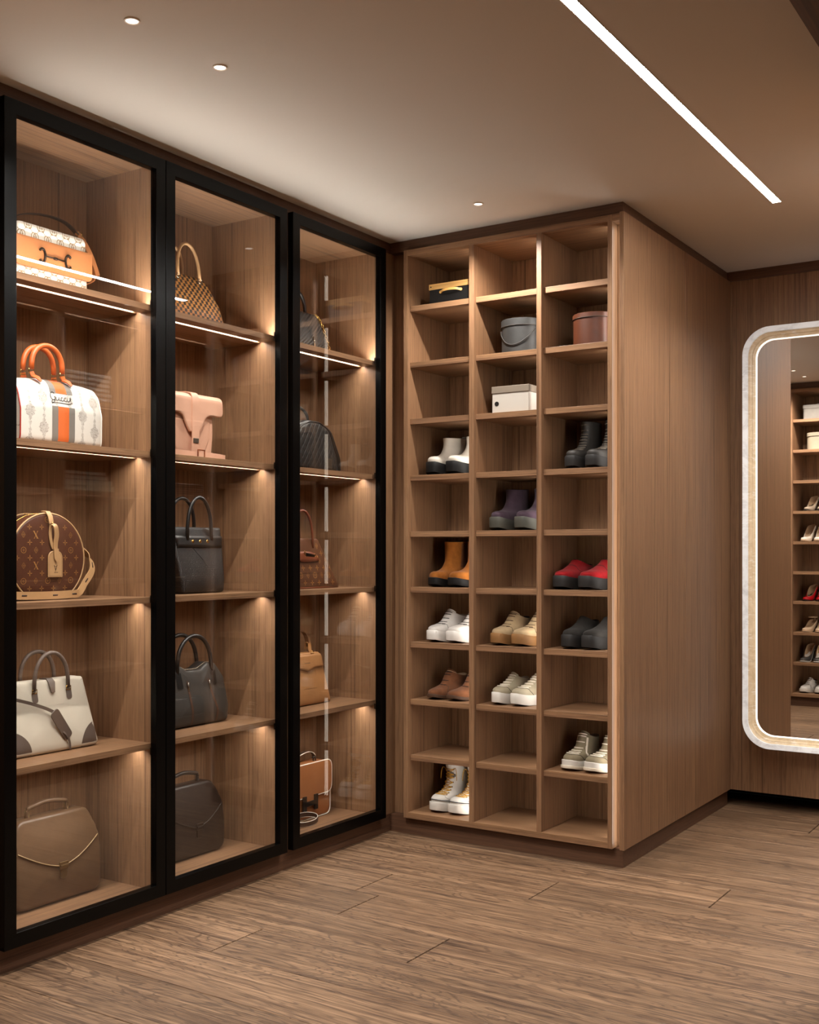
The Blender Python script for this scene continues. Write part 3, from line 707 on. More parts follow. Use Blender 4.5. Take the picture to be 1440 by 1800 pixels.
def hightop(t, side):
    z0, hw = .031, .045
    lv = CH(.165, z0, hw)[:-2] + [(z0 + .10, .112, .248, hw - .012, 0, 0, 1.0), (.150, .112, .250, hw - .010, .0, .0, 1.0), (.188, .104, .256, hw - .006, -.004, .006, 1.0)]
    s = Last(lv, .265, side)
    bm = BM(); s.upper(bm, 30); u = obj('upper', bm, M_['canv'], t, smooth=True)
    bm = BM(); s.lining(bm, .004, .07); obj('lining', bm, pm('grey lining', '6e665d', .9), t, smooth=True)
    bm = BM(); sole(s, bm, z0 + .004, hw, .007); so = obj('sole', bm, M_['whs'], t, smooth=True, angle=40)
    bm = BM(); sole(s, bm, .007, hw, .003); obj('outsole', bm, M_['gumb'], so, smooth=True, angle=40)
    bm = BM(); tube(bm, [s.ev(.125, 2 * math.pi * k / 48, .0032) for k in range(48)], .0016, 6, closed=True); obj('foxing_stripe', bm, pm('navy stripe', '2b3038', .6), so, smooth=True)
    bm = BM(); laces(s, bm, 8, .58, .40, .94, .0017, cross=True, off=.003)
    for sg in (1, -1):
        p = s.ev(.94, sg * .58, .002); o = Vector((sg * .012, -.004, 0)); tube(bm, smooth_pts([p, p + o + Vector((0, 0, .006)), p + o * 1.6 + Vector((0, 0, -.012)), p + o * 1.8 + Vector((0, 0, -.045))]), .0014, 6)
    obj('laces', bm, M_['lacey'], t, smooth=True, label='yellow laces')
    bm = BM()
    for i in range(8):
        for sg in (1, -1):
            tt = .40 + .54 * i / 7; c = s.ev(tt, sg * .58, .0008); n = (s.ev(tt, sg * .58, .006) - c).normalized(); a = n.orthogonal().normalized(); b = n.cross(a)
            tube(bm, [c + (a * math.cos(w) + b * math.sin(w)) * .0026 for w in (2 * math.pi * k / 8 for k in range(8))], .001, 5, closed=True)
    obj('eyelets', bm, darkmetal, t, smooth=True)
    bm = BM(); rs = [[s.ev(.90, a, -.001) + Vector((0, .003, q * .006 - .004)) for a in (-.5, -.25, 0, .25, .5)] for q in range(4)]
    loft(bm, rs, False, False, closed=False); o = obj('tongue', bm, M_['canv'], t, smooth=True, recalc=False); m = o.modifiers.new('thickness', 'SOLIDIFY'); m.thickness = .003
    bm = BM(); line(s, bm, [(.14, -1.1), (.28, -.8), (.36, -.5), (.37, 0), (.36, .5), (.28, .66), (.14, 1.1)]); obj('seam', bm, pm('grey thread', 'a8a298', .66), u, smooth=True)
boot_pair('sneaker', 'white canvas high-top sneaker with yellow laces, %s one of its pair', 'sneaker', (.214, .322), YS + .01, Zr[10], hightop)

# ------------------------------------------------------------------ boxes on the shoe shelves
def cyl(bm, r, z0, z1, n=48, bev=.002, mi=0):
    loft(bm, [[(q * math.cos(2 * math.pi * k / n), q * math.sin(2 * math.pi * k / n), z) for k in range(n)] for q, z in ((r - bev, z0), (r, z0 + bev), (r, z1 - bev), (r - bev, z1))], mi=mi); return bm
def hatbox(label, loc, r, h, lid, m, strap=None, knob=None, ml=None):
    t = thing('hat_box', label, 'hat box', (loc[0], loc[1], loc[2] + LIFT))
    obj('body', cyl(BM(), r, 0, h - .004), m, t, smooth=True, angle=30)
    l = obj('lid', cyl(BM(), r + .003, h - lid, h), ml or m, t, smooth=True, angle=30)
    bm = BM(); n = 48; tube(bm, [((r + .0035) * math.cos(2 * math.pi * k / n), (r + .0035) * math.sin(2 * math.pi * k / n), h - lid + .001) for k in range(n)], .0012, 5, closed=True); obj('rim_stitching', bm, pm('rim thread', '3a332c', .7), l, smooth=True)
    if strap:
        bm = BM(); p = []
        for k in range(13): a = math.radians(-150 + 120 * k / 12); dz = -.075 * math.sin(math.pi * k / 12); p.append(((r + .004) * math.cos(a), (r + .004) * math.sin(a), h - lid - .012 + dz * .9))
        tube(bm, p, .0022, 6); obj('strap', bm, strap, t, smooth=True)
    if knob:
        bm = BM(); cyl(bm, .008, h, h + .012, 16, .003); obj('knob', bm, knob, l, smooth=True, angle=40)
hatbox('round grey lidded hat box with thin carrying cord', (.556, 4.150, Zr[2]), .088, .142, .030, pm('grey leather board', '2b2a29', .55, 0, .2, 300, .25), strap=pm('dark cord', '26221e', .6))
hatbox('round brown leather hat box with lid', (.878, 4.145, Zr[2]), .086, .128, .020, leather('chestnut leather', '4c2614', .45, .15))
t = thing('shoe_box', 'white shoe box with taupe lid and round finger hole', 'box', (.5485, 4.140, Zr[3] + LIFT))
wbx = pm('white card', 'b8b1a8', .7, 0, .05, 300); tpe = pm('taupe card', '7a6e60', .7, 0, .05, 300)
obj('body', B(-.083, .083, -.090, .150, 0, .085), wbx, t, bevel=.0015)
obj('lid', B(-.0855, .0855, -.0925, .1525, .079, .108), tpe, t, bevel=.002)
bm = BM(); n = 20
loft(bm, [[(-.062 + q * math.cos(2 * math.pi * k / n), yy, .037 + q * math.sin(2 * math.pi * k / n)) for k in range(n)] for q, yy in ((.0095, -.0899), (.0095, -.0912), (.0085, -.0912), (.0082, -.0903))], cap0=False, cap1=True)
obj('finger_hole', bm, [pm('black ring', '120f0d', .5)], t, smooth=True, angle=40)
t = thing('storage_box', 'low black storage box with pale wooden lid edge and handle', 'box', (.268, 4.140, Zr[1] + LIFT))
paleoak = wood('pale oak', 'x', '8a6234', 'b98c50', 'd2a868', .5)
obj('body', B(-.108, .100, -.085, .14, 0, .062), pm('black lacquered card', '090808', .45), t, bevel=.001)
ld = obj('lid', B(-.110, .102, -.0875, .1425, .0622, .086), paleoak, t, bevel=.001)
bm = BM()
for x in (-.100, .092):
    loft(bm, [[(x + .0032 * math.cos(2 * math.pi * k / 12), yy, .074 + .0032 * math.sin(2 * math.pi * k / 12)) for k in range(12)] for yy in (-.0874, -.0883)])
obj('rivet', bm, darkmetal, ld)
bm = BM(); ribbon(bm, smooth_pts([(-.056, -.0865, .048), (-.048, -.090, .049), (-.030, -.100, .052), (0, -.104, .053), (.028, -.100, .052), (.043, -.090, .049), (.050, -.0865, .048)]), (0, 0, 1), .010, .002)
for x in (-.052, .046):
    loft(bm, [[(x + .0065 * math.cos(2 * math.pi * k / 14), yy, .0485 + .0065 * math.sin(2 * math.pi * k / 14)) for k in range(14)] for yy in (-.0851, -.0875)])
h_ = obj('handle', bm, pm('honey leather', 'c99a55', .5, 0, .1, 600), t, smooth=True, angle=40)
bm = BM()
for x in (-.052, .046):
    loft(bm, [[(x + .003 * math.cos(2 * math.pi * k / 12), yy, .0485 + .003 * math.sin(2 * math.pi * k / 12)) for k in range(12)] for yy in (-.0874, -.0885)])
obj('handle_rivet', bm, pm('copper rivet', '6a3520', .35, 1.0), h_)

# ------------------------------------------------------------------ things seen only in the mirror: heels and boxes on the rear shelves (toes towards +y)
def pump(mu, ms, heel=.070, open_=True, ankle=False, block=False):
    def f(t, side):
        L = .225; hw = .036
        lv = [(.004, .004, .222, hw), (.016, .0, .224, hw), (.026, .010, .224, hw - .002), (.032, .045, .224, hw - .004, .006, .0, .72), (.036, .070, .224, hw - .005, .016, .006, .9)]
        s = Last(lv, L, side, spring=.006, heel=heel)
        bm = BM(); s.upper(bm, 14); u = obj('upper', bm, mu, t, smooth=True)
        bm = BM(); s.lining(bm, .003, .018); obj('insole', bm, pm('nude insole', 'a98b6c', .7), t, smooth=True)
        bm = BM(); sole(s, bm, .006, hw, .002); obj('sole', bm, ms, t, smooth=True, angle=40)
        bm = BM(); w = .014 if block else .006; rings = []
        for z, sc_, yy in ((heel + .012, 1.9, .200), (heel * .75, 1.3, .207), (heel * .4, 1.0, .211), (.0, 1.0, .212)): rings.append([(w * sc_ * math.cos(a) * .9, yy + w * sc_ * math.sin(a), z) for a in (2 * math.pi * k / 12 for k in range(12))])
        loft(bm, rings); obj('heel', bm, mu, t, smooth=True, angle=50)
        if ankle:
            bm = BM(); n = 20; tube(bm, [(.030 * math.sin(2 * math.pi * k / n), .165 + .046 * math.cos(2 * math.pi * k / n), heel + .068) for k in range(n)], .004, 6, closed=True)
            tube(bm, [(0, .214, heel + .02), (0, .212, heel + .068)], .005, 6); obj('ankle_strap', bm, mu, t, smooth=True)
    return f
def rear_pair(name, base, cat, x, z, build, d=.085):
    for sg, wd in ((-1, 'left'), (1, 'right')):
        t = thing(name, base % wd, cat, (x + sg * d / 2, 1.335, z + LIFT), math.pi + .12); build(t, -sg)
ivory = leather('ivory patent leather', 'ddd3c4', .22, .03); nude = leather('nude leather', 'c4a98c', .35, .05)
rear_pair('high_heel', 'taupe open heel on the topmost shoe shelf in the mirror, its %s shoe', 'shoe', .545, Zr[4], pump(leather('taupe leather', '9a8a78', .35), M_['dgrey'], .075))
rear_pair('high_heel', 'ivory high heel two shelves above the red heel in the mirror, its %s shoe', 'shoe', .520, Zr[5], pump(ivory, nude, .085))
rear_pair('high_heel', 'red high heel on a shelf in the mirror, its %s shoe', 'shoe', .535, Zr[7], pump(leather('red patent leather', 'a01018', .22), M_['blk'], .075))
rear_pair('high_heel', 'nude ankle strap heel on a shelf in the mirror, its %s shoe', 'shoe', .530, Zr[8], pump(nude, nude, .045, ankle=True))
rear_pair('high_heel', 'dark grey platform heel on a shelf in the mirror, its %s shoe', 'shoe', .515, Zr[9], pump(leather('graphite leather', '3d3a38', .35), M_['whs'], .085, block=True))
rear_lace = lacer(M_['wht'], M_['whs'], M_['laceb'], .020, .105, 4, .45, .64, .93, 'derby', L=.25, hw=.042)
rear_pair('shoe', 'white lace-up shoe on the bottom shelf in the mirror, its %s shoe', 'shoe', .525, FLOORZ, rear_lace, .098)
t = thing('gift_box', 'grey fabric lidded box on the top shelf in the mirror', 'box', (.565, 1.25, Zr[1] + LIFT)); fab = pm('grey fabric board', '7d7872', .9, 0, .4, 900, .1)
bm = BM(); pl = rpoly([(-.10, -.07), (.10, -.07), (.10, .07), (-.10, .07)], .022)
loft(bm, [[(a, b, z) for a, b in pl] for z in (0, .085)]); obj('body', bm, fab, t, smooth=True, angle=30)
bm = BM(); pl = rpoly([(-.104, -.074), (.104, -.074), (.104, .074), (-.104, .074)], .024)
loft(bm, [[(a * q, b * q, z) for a, b in pl] for q, z in ((1, .085), (1, .108), (.97, .114))]); l = obj('lid', bm, fab, t, smooth=True, angle=30)
bm = BM(); cyl(bm, .010, .114, .128, 16, .004); obj('knob', bm, fab, l, smooth=True, angle=40)
hatbox('round beige lidded hat box on the second shelf in the mirror', (.570, 1.24, Zr[2]), .088, .135, .030, pm('beige board', 'a39883', .8, 0, .1, 500, .05))

# ------------------------------------------------------------------ handbags (local frame: x to the room, y along the shelf, z up)
GRP = None
def bag(name, label, x, y, z, rz=0.0): return thing(name, label, 'bag', (x, y, z + LIFT), rz)
def handle(y0, y1, z0, top, r, x=0.0, lean=0.0, n=18, pw=0.75, flat=1.0, bm=None):
    """inverted U between y0 and y1, feet at z0"""
    c, h = (y0 + y1) / 2, (y1 - y0) / 2; p = []
    for k in range(n + 1):
        a = math.pi * k / n; cc = -math.cos(a); s_ = math.sin(a) ** pw
        p.append((x + lean * s_, c + h * cc, z0 + (top - z0) * s_))
    return tube(bm or BM(), p, r, 10, flat=flat)
def trap(b, t, z0, z1, c=0.0, rb=.02, rt=.02, seg=6): return densify(rpoly([(c - b, z0), (c + b, z0), (c + t, z1), (c - t, z1)], [rb, rb, rt, rt], seg), .018)
def taper(bm, z0, z1, k, xc=0.0, p=1.0):
    """make the depth shrink with height by the factor k at z1"""
    return warp(bm, lambda x, y, z: (xc + (x - xc) * (1 - (1 - k) * max(0, min(1, (z - z0) / (z1 - z0))) ** p), y, z))
def clone_tree(bm): bm.normal_update(); return BVHTree.FromBMesh(bm)
def buckle(bm, y, z, w, h, x, r=.0015, t=0.003):
    tube(bm, [(x, y - w / 2, z - h / 2), (x, y + w / 2, z - h / 2), (x, y + w / 2, z + h / 2), (x, y - w / 2, z + h / 2)], r, 6, closed=True)
# monogram motifs in (y,z)
def m_star(bm, y, z, s, mi=0):
    for k in range(4):
        a = math.pi / 2 * k; d = Vector((math.cos(a), math.sin(a))); e = Vector((-d.y, d.x)); c = Vector((y, z))
        patch(bm, [tuple(c + d * s * .10 - e * s * .04), tuple(c + d * s * .42 - e * s * .15), tuple(c + d * s), tuple(c + d * s * .42 + e * s * .15), tuple(c + d * s * .10 + e * s * .04)], .02, mi)
def m_ring(bm, y, z, s, n=14, dia=False, w=.16):
    pts = [(y + s * math.cos(2 * math.pi * k / n), z + s * math.sin(2 * math.pi * k / n)) for k in range(n)] if not dia else [(y, z - s * 1.25), (y + s * .85, z), (y, z + s * 1.25), (y - s * .85, z)]
    stroke(bm, pts, s * w, closed=True); m_star(bm, y, z, s * .62)
def m_x(bm, y, z, s):
    stroke(bm, [(y - s * .62, z + s), (y + s * .55, z - s)], s * .34); stroke(bm, [(y + s * .62, z + s), (y - s * .5, z - s)], s * .12)
    for a, b, w in ((-.62, 1, .62), (.62, 1, .42), (-.5, -1, .42), (.55, -1, .62)): stroke(bm, [(y + (a - w / 2) * s, z + b * s), (y + (a + w / 2) * s, z + b * s)], s * .10)
def monogram(bm, y0, y1, z0, z1, py, pz, s, inside, skip=None):
    r = 0; z = z0
    while z < z1:
        c = 0; y = y0 + (py / 2 if r % 2 else 0)
        while y < y1:
            if inside(y, z) and not (skip and skip(y, z)):
                if r % 2 == 0: m_star(bm, y, z, s * .95)
                else:
                    q = (1 if c in (1, 3) else 0) if (r // 2) % 2 else (3 if c % 2 == 0 else 0)
                    if q == 0: m_ring(bm, y, z, s * .72, dia=True)
                    elif q == 1: m_x(bm, y, z, s * 1.05)
                    elif q == 2: m_ring(bm, y, z, s * .72, dia=True)
                    else: m_ring(bm, y, z, s * .85)
            y += py; c += 1
        z += pz; r += 1
tanl = leather('tan leather', '9c6238', .5, .05); natl = leather('natural pale leather', 'b08a60', .5, .05); monog = pm('gold print', '9a6a35', .6)
piping = pm('dark edge paint', '2a1a12', .5)

# --- 1.1 cream canvas bag with tan flap and horse-bit
def gg_canvas():
    t = NT('cream linen canvas'); tc = t.n('ShaderNodeTexCoord').outputs['Object']
    w = t.n('ShaderNodeTexChecker'); t.l(t.mapping(tc, (1, 900, 900)), w.inputs[0]); w.inputs['Scale'].default_value = 1
    c = t.mix(w.outputs['Fac'], lin('f0ebe2'), lin('ddd5c6')); t.l(c, t.b.inputs['Base Color']); t.b.inputs['Roughness'].default_value = .85; t.bump(w.outputs['Fac'], .2, .0004); return t.m
t = bag('shoulder_bag', 'cream monogram canvas shoulder bag with tan flap and bit clasp', -.185, 2.322, 2.020)
bm = BM(); cushion(bm, trap(.142, .133, 0, .184, 0, .012, .022), -.052, .050, .012, .004); body = clone_tree(bm); obj('body', bm, gg_canvas(), t, smooth=True, angle=50)
bm = BM()                                                              # interlocking rings joined by dotted diagonals
for r in range(6):
    for c in range(6):
        y = -.118 + c * .048 + (.024 if r % 2 else 0); z = .020 + r * .031
        if abs(y) > .125 or z > .178: continue
        for sg in (-1, 1):
            pts = [(y + sg * .0045 + sg * .0085 * math.cos(a), z + .011 * math.sin(a)) for a in (math.radians(d) for d in range(-115, 206, 32))]
            stroke(bm, pts, .0021)
            stroke(bm, [(y + sg * .001, z - .001), (y + sg * .007, z - .001)], .002)
        for sg in (-1, 1):
            for k in range(4):
                a = .3 + .133 * k; stroke(bm, [(y + sg * .024 * a, z + .031 * a), (y + sg * .024 * (a + .085), z + .031 * (a + .085))], .0018)
drape(bm, body); obj('monogram_print', bm, pm('brown gold print', '8a6a3a', .7), t, recalc=False)
bm = BM(); cushion(bm, densify(rpoly([(-.150, .047), (.150, .047), (.150, .139), (-.150, .139)], [.02, .02, .004, .004]), .02), .050, .0585, .003, .001, n=2); flap = clone_tree(bm); fo = obj('flap', bm, tanl, t, smooth=True, angle=40)
bm = BM()
for sg, c in ((-1, -.050), (1, .050)):
    tube(bm, [(.0625, c + sg * -.0115 * math.cos(a), .090 + .021 * math.sin(a)) for a in (math.radians(d) for d in range(-140, 141, 20))], .0036, 8)
tube(bm, [(.0625, -.040, .090), (.0635, 0, .090), (.0625, .040, .090)], .0022, 8); tube(bm, [(.063, -.006, .090), (.063, .006, .090)], .0045, 8)
obj('bit_clasp', bm, darkmetal, fo, smooth=True)
bm = BM(); ribbon(bm, smooth_pts([(0, -.140, .150), (0, -.125, .190), (-.004, -.070, .222), (0, .010, .237), (.004, .085, .232), (.004, .135, .205)]), (1, 0, 0), .017, .003)
st = obj('strap', bm, pm('dark brown leather', '2c1a12', .5), t, smooth=True, angle=40)
bm = BM(); ribbon(bm, smooth_pts([(.006, .128, .212), (.010, .152, .190), (.012, .182, .150), (.010, .205, .110), (.008, .216, .088)]), (0, .85, .53), .017, .004)
ribbon(bm, smooth_pts([(0, .186, .140), (0, .205, .100), (0, .202, .070), (-.004, .155, .045)]), (1, 0, 0), .012, .003)
obj('strap_end', bm, tanl, st, smooth=True, angle=40, label='tan buckled strap end', kind='stuff')
bm = BM(); buckle(bm, .140, .203, .016, .020, .010, .0016); obj('buckle', bm, gold, st, smooth=True)

# --- 1.2 white damask duffel with orange stripe
def damask():
    t = NT('white damask print'); o = t.n('ShaderNodeTexCoord').outputs['Object']
    sp = t.n('ShaderNodeSeparateXYZ'); t.l(o, sp.inputs[0]); y, z = sp.outputs[1], sp.outputs[2]
    P, Q = .050, .096; col = t.math('FLOOR', t.math('DIVIDE', y, P)); odd = t.math('MULTIPLY', t.math('MODULO', t.math('ABSOLUTE', col), 2.0), Q / 2)
    fy = t.math('SUBTRACT', t.math('PINGPONG', y, P / 2) if False else t.math('MODULO', t.math('ADD', y, 10 * P), P), P / 2)
    fz = t.math('SUBTRACT', t.math('MODULO', t.math('ADD', t.math('ADD', z, odd), 10 * Q), Q), Q / 2)
    ay, az = t.math('ABSOLUTE', fy), t.math('ABSOLUTE', fz)
    lobes = t.math('MULTIPLY', t.math('SINE', t.math('MULTIPLY', az, 420.0)), .0022)
    d = t.math('ADD', t.math('ADD', t.math('DIVIDE', t.math('ADD', ay, lobes), .0205), t.math('DIVIDE', az, .031)), -1.0)
    m = t.mapr(d, -.06, .04, 1.0, 0.0); vine = t.math('MULTIPLY', t.mapr(t.math('ADD', ay, t.math('MULTIPLY', t.math('SINE', t.math('MULTIPLY', az, 300.0)), .002)), .002, .005, 1.0, 0.0), .9); m = t.math('MAXIMUM', m, vine)
    vo = t.n('ShaderNodeTexVoronoi'); vo.feature = 'DISTANCE_TO_EDGE'; t.l(o, vo.inputs['Vector']); vo.inputs['Scale'].default_value = 330.0
    ln = t.mapr(vo.outputs['Distance'], .05, .16, 1.0, 0.0); f = t.math('MULTIPLY', t.math('MULTIPLY', m, ln), .9)
    t.l(t.mix(f, lin('cbc6be'), lin('6e6761')), t.b.inputs['Base Color']); t.b.inputs['Roughness'].default_value = .55; return t.m
t = bag('duffel_bag', 'white damask print duffel bag with orange and grey stripe and orange handles', -.205, 2.360, 1.5385)
def duf(y, off=0.0, n=34):
    e = abs(y) / .158; k = 1 - .05 * max(0, e - .55) / .45 - (.05 if e > .99 else 0); r = []; d, h = .074 * k + off, .204 * k
    prof = rpoly([(-d, .0), (d, .0), (d * 1.02, h * .55), (d * .70, h + off), (-d * .70, h + off), (-d * 1.02, h * .55)], [.022, .022, .06, .075, .075, .06], 6); return [(x, y, z + .001) for x, z in prof]
bm = BM(); ys = [-.158, -.1565, -.15, -.12, -.06, 0, .06, .12, .15, .1565, .158]; loft(bm, [duf(y) for y in ys]); body = clone_tree(bm); obj('body', bm, damask(), t, smooth=True, angle=50)
def stripe(name, y0, y1, cond, m):
    bm = BM(); a, b = duf(y0, .0012), duf(y1, .0012)
    for i in range(len(a)):
        j = (i + 1) % len(a); zz = (a[i][2] + a[j][2]) / 2
        if a[i][0] > -.05 and cond(zz, a[i][0]): bm.faces.new([bm.verts.new(p) for p in (a[i], a[j], b[j], b[i])])
    bmesh.ops.remove_doubles(bm, verts=bm.verts, dist=1e-5); return obj(name, bm, m, t, smooth=True)
def strip2(name, y0, y1, z0, z1, m):
    bm = BM(); N = 14; patch_rows = []
    for i in range(N + 1):
        z = z0 + (z1 - z0) * i / N; row = []
        for y in (y0, y1):
            h = body.ray_cast(Vector((1, y, z)), Vector((-1, 0, 0))); row.append((h[0].x + .0010 if h[0] else .02, y, z))
        patch_rows.append(row)
    loft(bm, patch_rows, False, False, closed=False); return obj(name, bm, m, t, smooth=True, recalc=False)
grs, ors = pm('grey stripe leather', '6f6a64', .5), pm('orange stripe leather', 'c25c25', .5)
for n_, y0, y1, m in (('grey_stripe', -.045, -.022, grs), ('orange_stripe', -.022, .020, ors), ('grey_stripe', .020, .043, grs)):
    strip2(n_, y0, y1, .010, .118, m); strip2(n_, y0, y1, .160, .199, m)
    bm = BM(); a = [(x, z) for x, yy, z in duf(0, .0012) if z > .1985]; loft(bm, [[(x, y0, z) for x, z in a], [(x, y1, z) for x, z in a]], False, False, closed=False); obj(n_, bm, m, t, smooth=True)
bm = BM(); K = [[(-.030, .158), (-.036, .162), (-.043, .158), (-.046, .149), (-.043, .141), (-.036, .137), (-.030, .140), (-.028, .147), (-.033, .147)], [(-.028, .147), (-.030, .138), (-.036, .130), (-.044, .130), (-.040, .136), (-.028, .140)],
     [(-.024, .148), (-.025, .140), (-.021, .137), (-.015, .142), (-.013, .148), (-.014, .140), (-.010, .137), (-.007, .140)], [(.002, .146), (-.002, .148), (-.006, .144), (-.005, .138), (.000, .137), (.006, .141)],
     [(.014, .146), (.010, .148), (.006, .144), (.007, .138), (.012, .137), (.018, .141)], [(.019, .148), (.018, .140), (.022, .137), (.028, .141)], [(.021, .154), (.0215, .1545), (.022, .154)],
     [(.028, .141), (.033, .147), (.030, .150), (.029, .145), (.033, .138)], [(.036, .134), (.020, .129), (-.010, .130), (-.038, .128), (-.044, .125)]]
for k in K: p = smooth_pts([(a, b, 0) for a, b in k], 5); stroke(bm, [(q.x, q.y) for q in p], .0021)
drape(bm, body, .0016); obj('script_lettering', bm, pm('charcoal ink', '23201d', .6), t, recalc=False, label='dark script lettering reading Gucci')
for xx, sg in ((.036, 1), (-.004, -1)):
    bm = handle(-.092, .026, .228, .308, .0085, xx); ho = obj('handle', bm, pm('orange leather', 'b9541f', .45, 0, .1, 600), t, smooth=True)
    bm = BM()
    for y in (-.092, .026): buckle(bm, y, .222, .018, .014, xx, .0016)
    obj('ring', bm, gold, ho, smooth=True)
    bm = BM()
    for y, k in ((-.092, 1), (.026, 1)):
        ribbon(bm, [(xx, y, .220), (xx + sg * .003, y + .004, .208), (xx + sg * .014, y + .012, .202), (xx + sg * .022, y + .020, .190)], (0, 1, 0), [.016, .020, .022, .008], .003)
    obj('handle_tab', bm, pm('orange leather', 'b9541f'), ho, smooth=True, angle=40)
for y, m in ((-.1575, pm('red piping', '9a2418', .5)), (.1575, pm('white piping', 'cfcac2', .5))):
    obj('piping', tube(BM(), duf(y, .001), .0022, 6, closed=True), m, t, smooth=True)

# --- 1.3 round brown monogram case
t = bag('round_bag', 'round brown monogram bag with tan piping, strap and luggage tag', -.185, 2.305, 1.056)
N = 56; R = .140; CZ_ = .1285
circ = [(R * math.cos(2 * math.pi * k / N - math.pi / 2), CZ_ + max(-.114, R * math.sin(2 * math.pi * k / N - math.pi / 2) * .985)) for k in range(N)]
bm = BM(); cushion(bm, circ, -.050, .050, .006, .004); body = clone_tree(bm); brn = leather('brown coated canvas', '4d2c1e', .38, .06, .15, 500); obj('body', bm, brn, t, smooth=True, angle=45)
bm = BM(); monogram(bm, -.1165, .13, .036, .26, .0445, .0235, .0105, lambda y, z: (y * y + (z - CZ_) ** 2) ** .5 < .124, lambda y, z: -.012 < y < .042 and .07 < z < .24); drape(bm, body); obj('monogram_print', bm, monog, t, recalc=False)
for xx in (.047, -.047):
    bm = BM(); tube(bm, [(xx, a, b) for a, b in inset(circ, -.0005)], .0030, 8, closed=True); obj('piping', bm, natl, t, smooth=True)
bm = BM(); tube(bm, [(0, a, b) for a, b in circ[18:40]], .002, 6); buckle(bm, -.045, .262, .012, .006, .0, .0012); obj('zip', bm, gold, t, smooth=True)
bm = BM(); ribbon(bm, [(.030, -.004, .274), (.050, -.003, .272), (.060, -.002, .258), (.061, .002, .236)], (0, 1, 0), .017, .003); tb = obj('front_tab', bm, natl, t, smooth=True, angle=40)
bm = BM(); tube(bm, [(.060 + .004 * math.sin(a), .004 + .0 * a, .232 + .008 * math.cos(a)) for a in (2 * math.pi * k / 12 for k in range(12))], .0014, 6, closed=True); obj('ring', bm, gold, tb, smooth=True)
bm = BM(); ribbon(bm, smooth_pts([(.061, .004, .234), (.068, .012, .226), (.066, .018, .200), (.062, .017, .175), (.060, .018, .155)]), (0, 1, 0), .016, .0025)
ribbon(bm, smooth_pts([(.059, .003, .234), (.058, .000, .205), (.058, .004, .178), (.058, .012, .158)]), (0, 1, 0), .010, .002)
ribbon(bm, [(.064, .018, .158), (.0645, .018, .140), (.0645, .019, .128), (.0645, .020, .116)], (0, 1, 0), [.018, .017, .016, .002], .0025); tg = obj('tag_strap', bm, natl, t, smooth=True, angle=40)
bm = BM(); tagp = rpoly([(-.009, .070), (.046, .070), (.046, .152), (-.009, .152)], [.003, .003, .026, .026], 8); cushion(bm, tagp, .0565, .0605, .001, 0, n=1); obj('luggage_tag', bm, natl, tg, smooth=True, angle=40)
bm = BM()
for pts in ([(.013, .107), (.0185, .090), (.024, .107)], [(.013, .107), (.0165, .101), (.0205, .101), (.024, .107)], [(.0150, .096), (.022, .096)], [(.0185, .096), (.0185, .088)]): stroke(bm, pts, .0016)
for k in range(4): y = .0125 + k * .004; stroke(bm, [(y, .083), (y, .0855), (y + .0025, .0855), (y + .0025, .083)], .0009)
stroke(bm, inset(tagp, .004), .0006, closed=True)
for v in bm.verts: v.co.x = .0610
obj('stamp', bm, pm('brown stamp', '2e1c10', .6), tg, recalc=False, label='small stamped emblem')
bm = BM(); path = smooth_pts([(.060, -.165, .020), (.062, -.10, .016), (.063, 0, .0145), (.062, .075, .016), (.058, .112, .020), (.040, .152, .050), (.028, .192, .092), (.014, .190, .132), (-.004, .150, .166)]); ribbon(bm, path, [(0, -.0, 1)] * 25 + [(0, -.5, .6)] * (len(path) - 25), .024, .003); so = obj('carry_strap', bm, natl, t, smooth=True, angle=40)
bm = BM()
for i in (6, 13, 20, 31, 38):
    if i < len(path) - 1:
        c = path[i]; d = (path[i + 1] - path[i - 1]).normalized(); nn = Vector((1, 0, 0)) if i < 25 else Vector((.8, -.4, 0)); nn = (nn - d * nn.dot(d)).normalized()
        tube(bm, [c + nn * .0012 - d * .009, c + nn * .0012 + d * .009], .0026, 6, flat=.6)
obj('strap_slot', bm, pm('dark slot', '241208', .6), so, smooth=True, kind='stuff')

# --- 1.4 ivory canvas brief bag with taupe corners
t = bag('briefcase', 'ivory canvas brief bag with taupe leather corners and handles', -.225, 2.362, .5745)
ivc = pm('ivory canvas', 'c6bdac', .85, 0, .35, 1400, .04); tau = leather('taupe leather trim', '5c4f47', .5, .06)
bm = BM(); pl = trap(.172, .132, .001, .226, 0, .018, .012); cushion(bm, pl, -.062, .062, .012, .006); taper(bm, .02, .226, .42); body = clone_tree(bm); obj('body', bm, ivc, t, smooth=True, angle=50)
for sg in (-1, 1):
    bm = BM(); c = [(sg * .172, .004)] + [(sg * (.172 - .076 * math.cos(a)), .004 + .078 * math.sin(a)) for a in (math.radians(d) for d in range(0, 91, 9))]
    c = [(max(-.1712 + .17 * q[1], min(.1712 - .17 * q[1], q[0])), q[1]) for q in c]
    patch(bm, c, .014); drape(bm, body, .0012); o = obj('corner_patch', bm, tau, t, smooth=True, recalc=False)
for xx, sg in ((.034, 1), (-.034, -1)):
    bm = handle(-.066, .066, .196 if sg > 0 else .215, .312, .0066, xx); ho = obj('handle', bm, tau, t, smooth=True)
    if sg > 0:
        for y in (-.066, .066):
            bm = BM(); patch(bm, rpoly([(y - .011, .160), (y + .011, .160), (y + .011, .192), (y - .011, .192)], [.01, .01, .002, .002]), .01); drape(bm, body, .0018); obj('handle_tab', bm, tau, ho, smooth=True, recalc=False)
        bm = BM()
        for y in (-.066, .066): buckle(bm, y, .195, .018, .012, .036, .0016)
        obj('ring', bm, gold, ho, smooth=True)
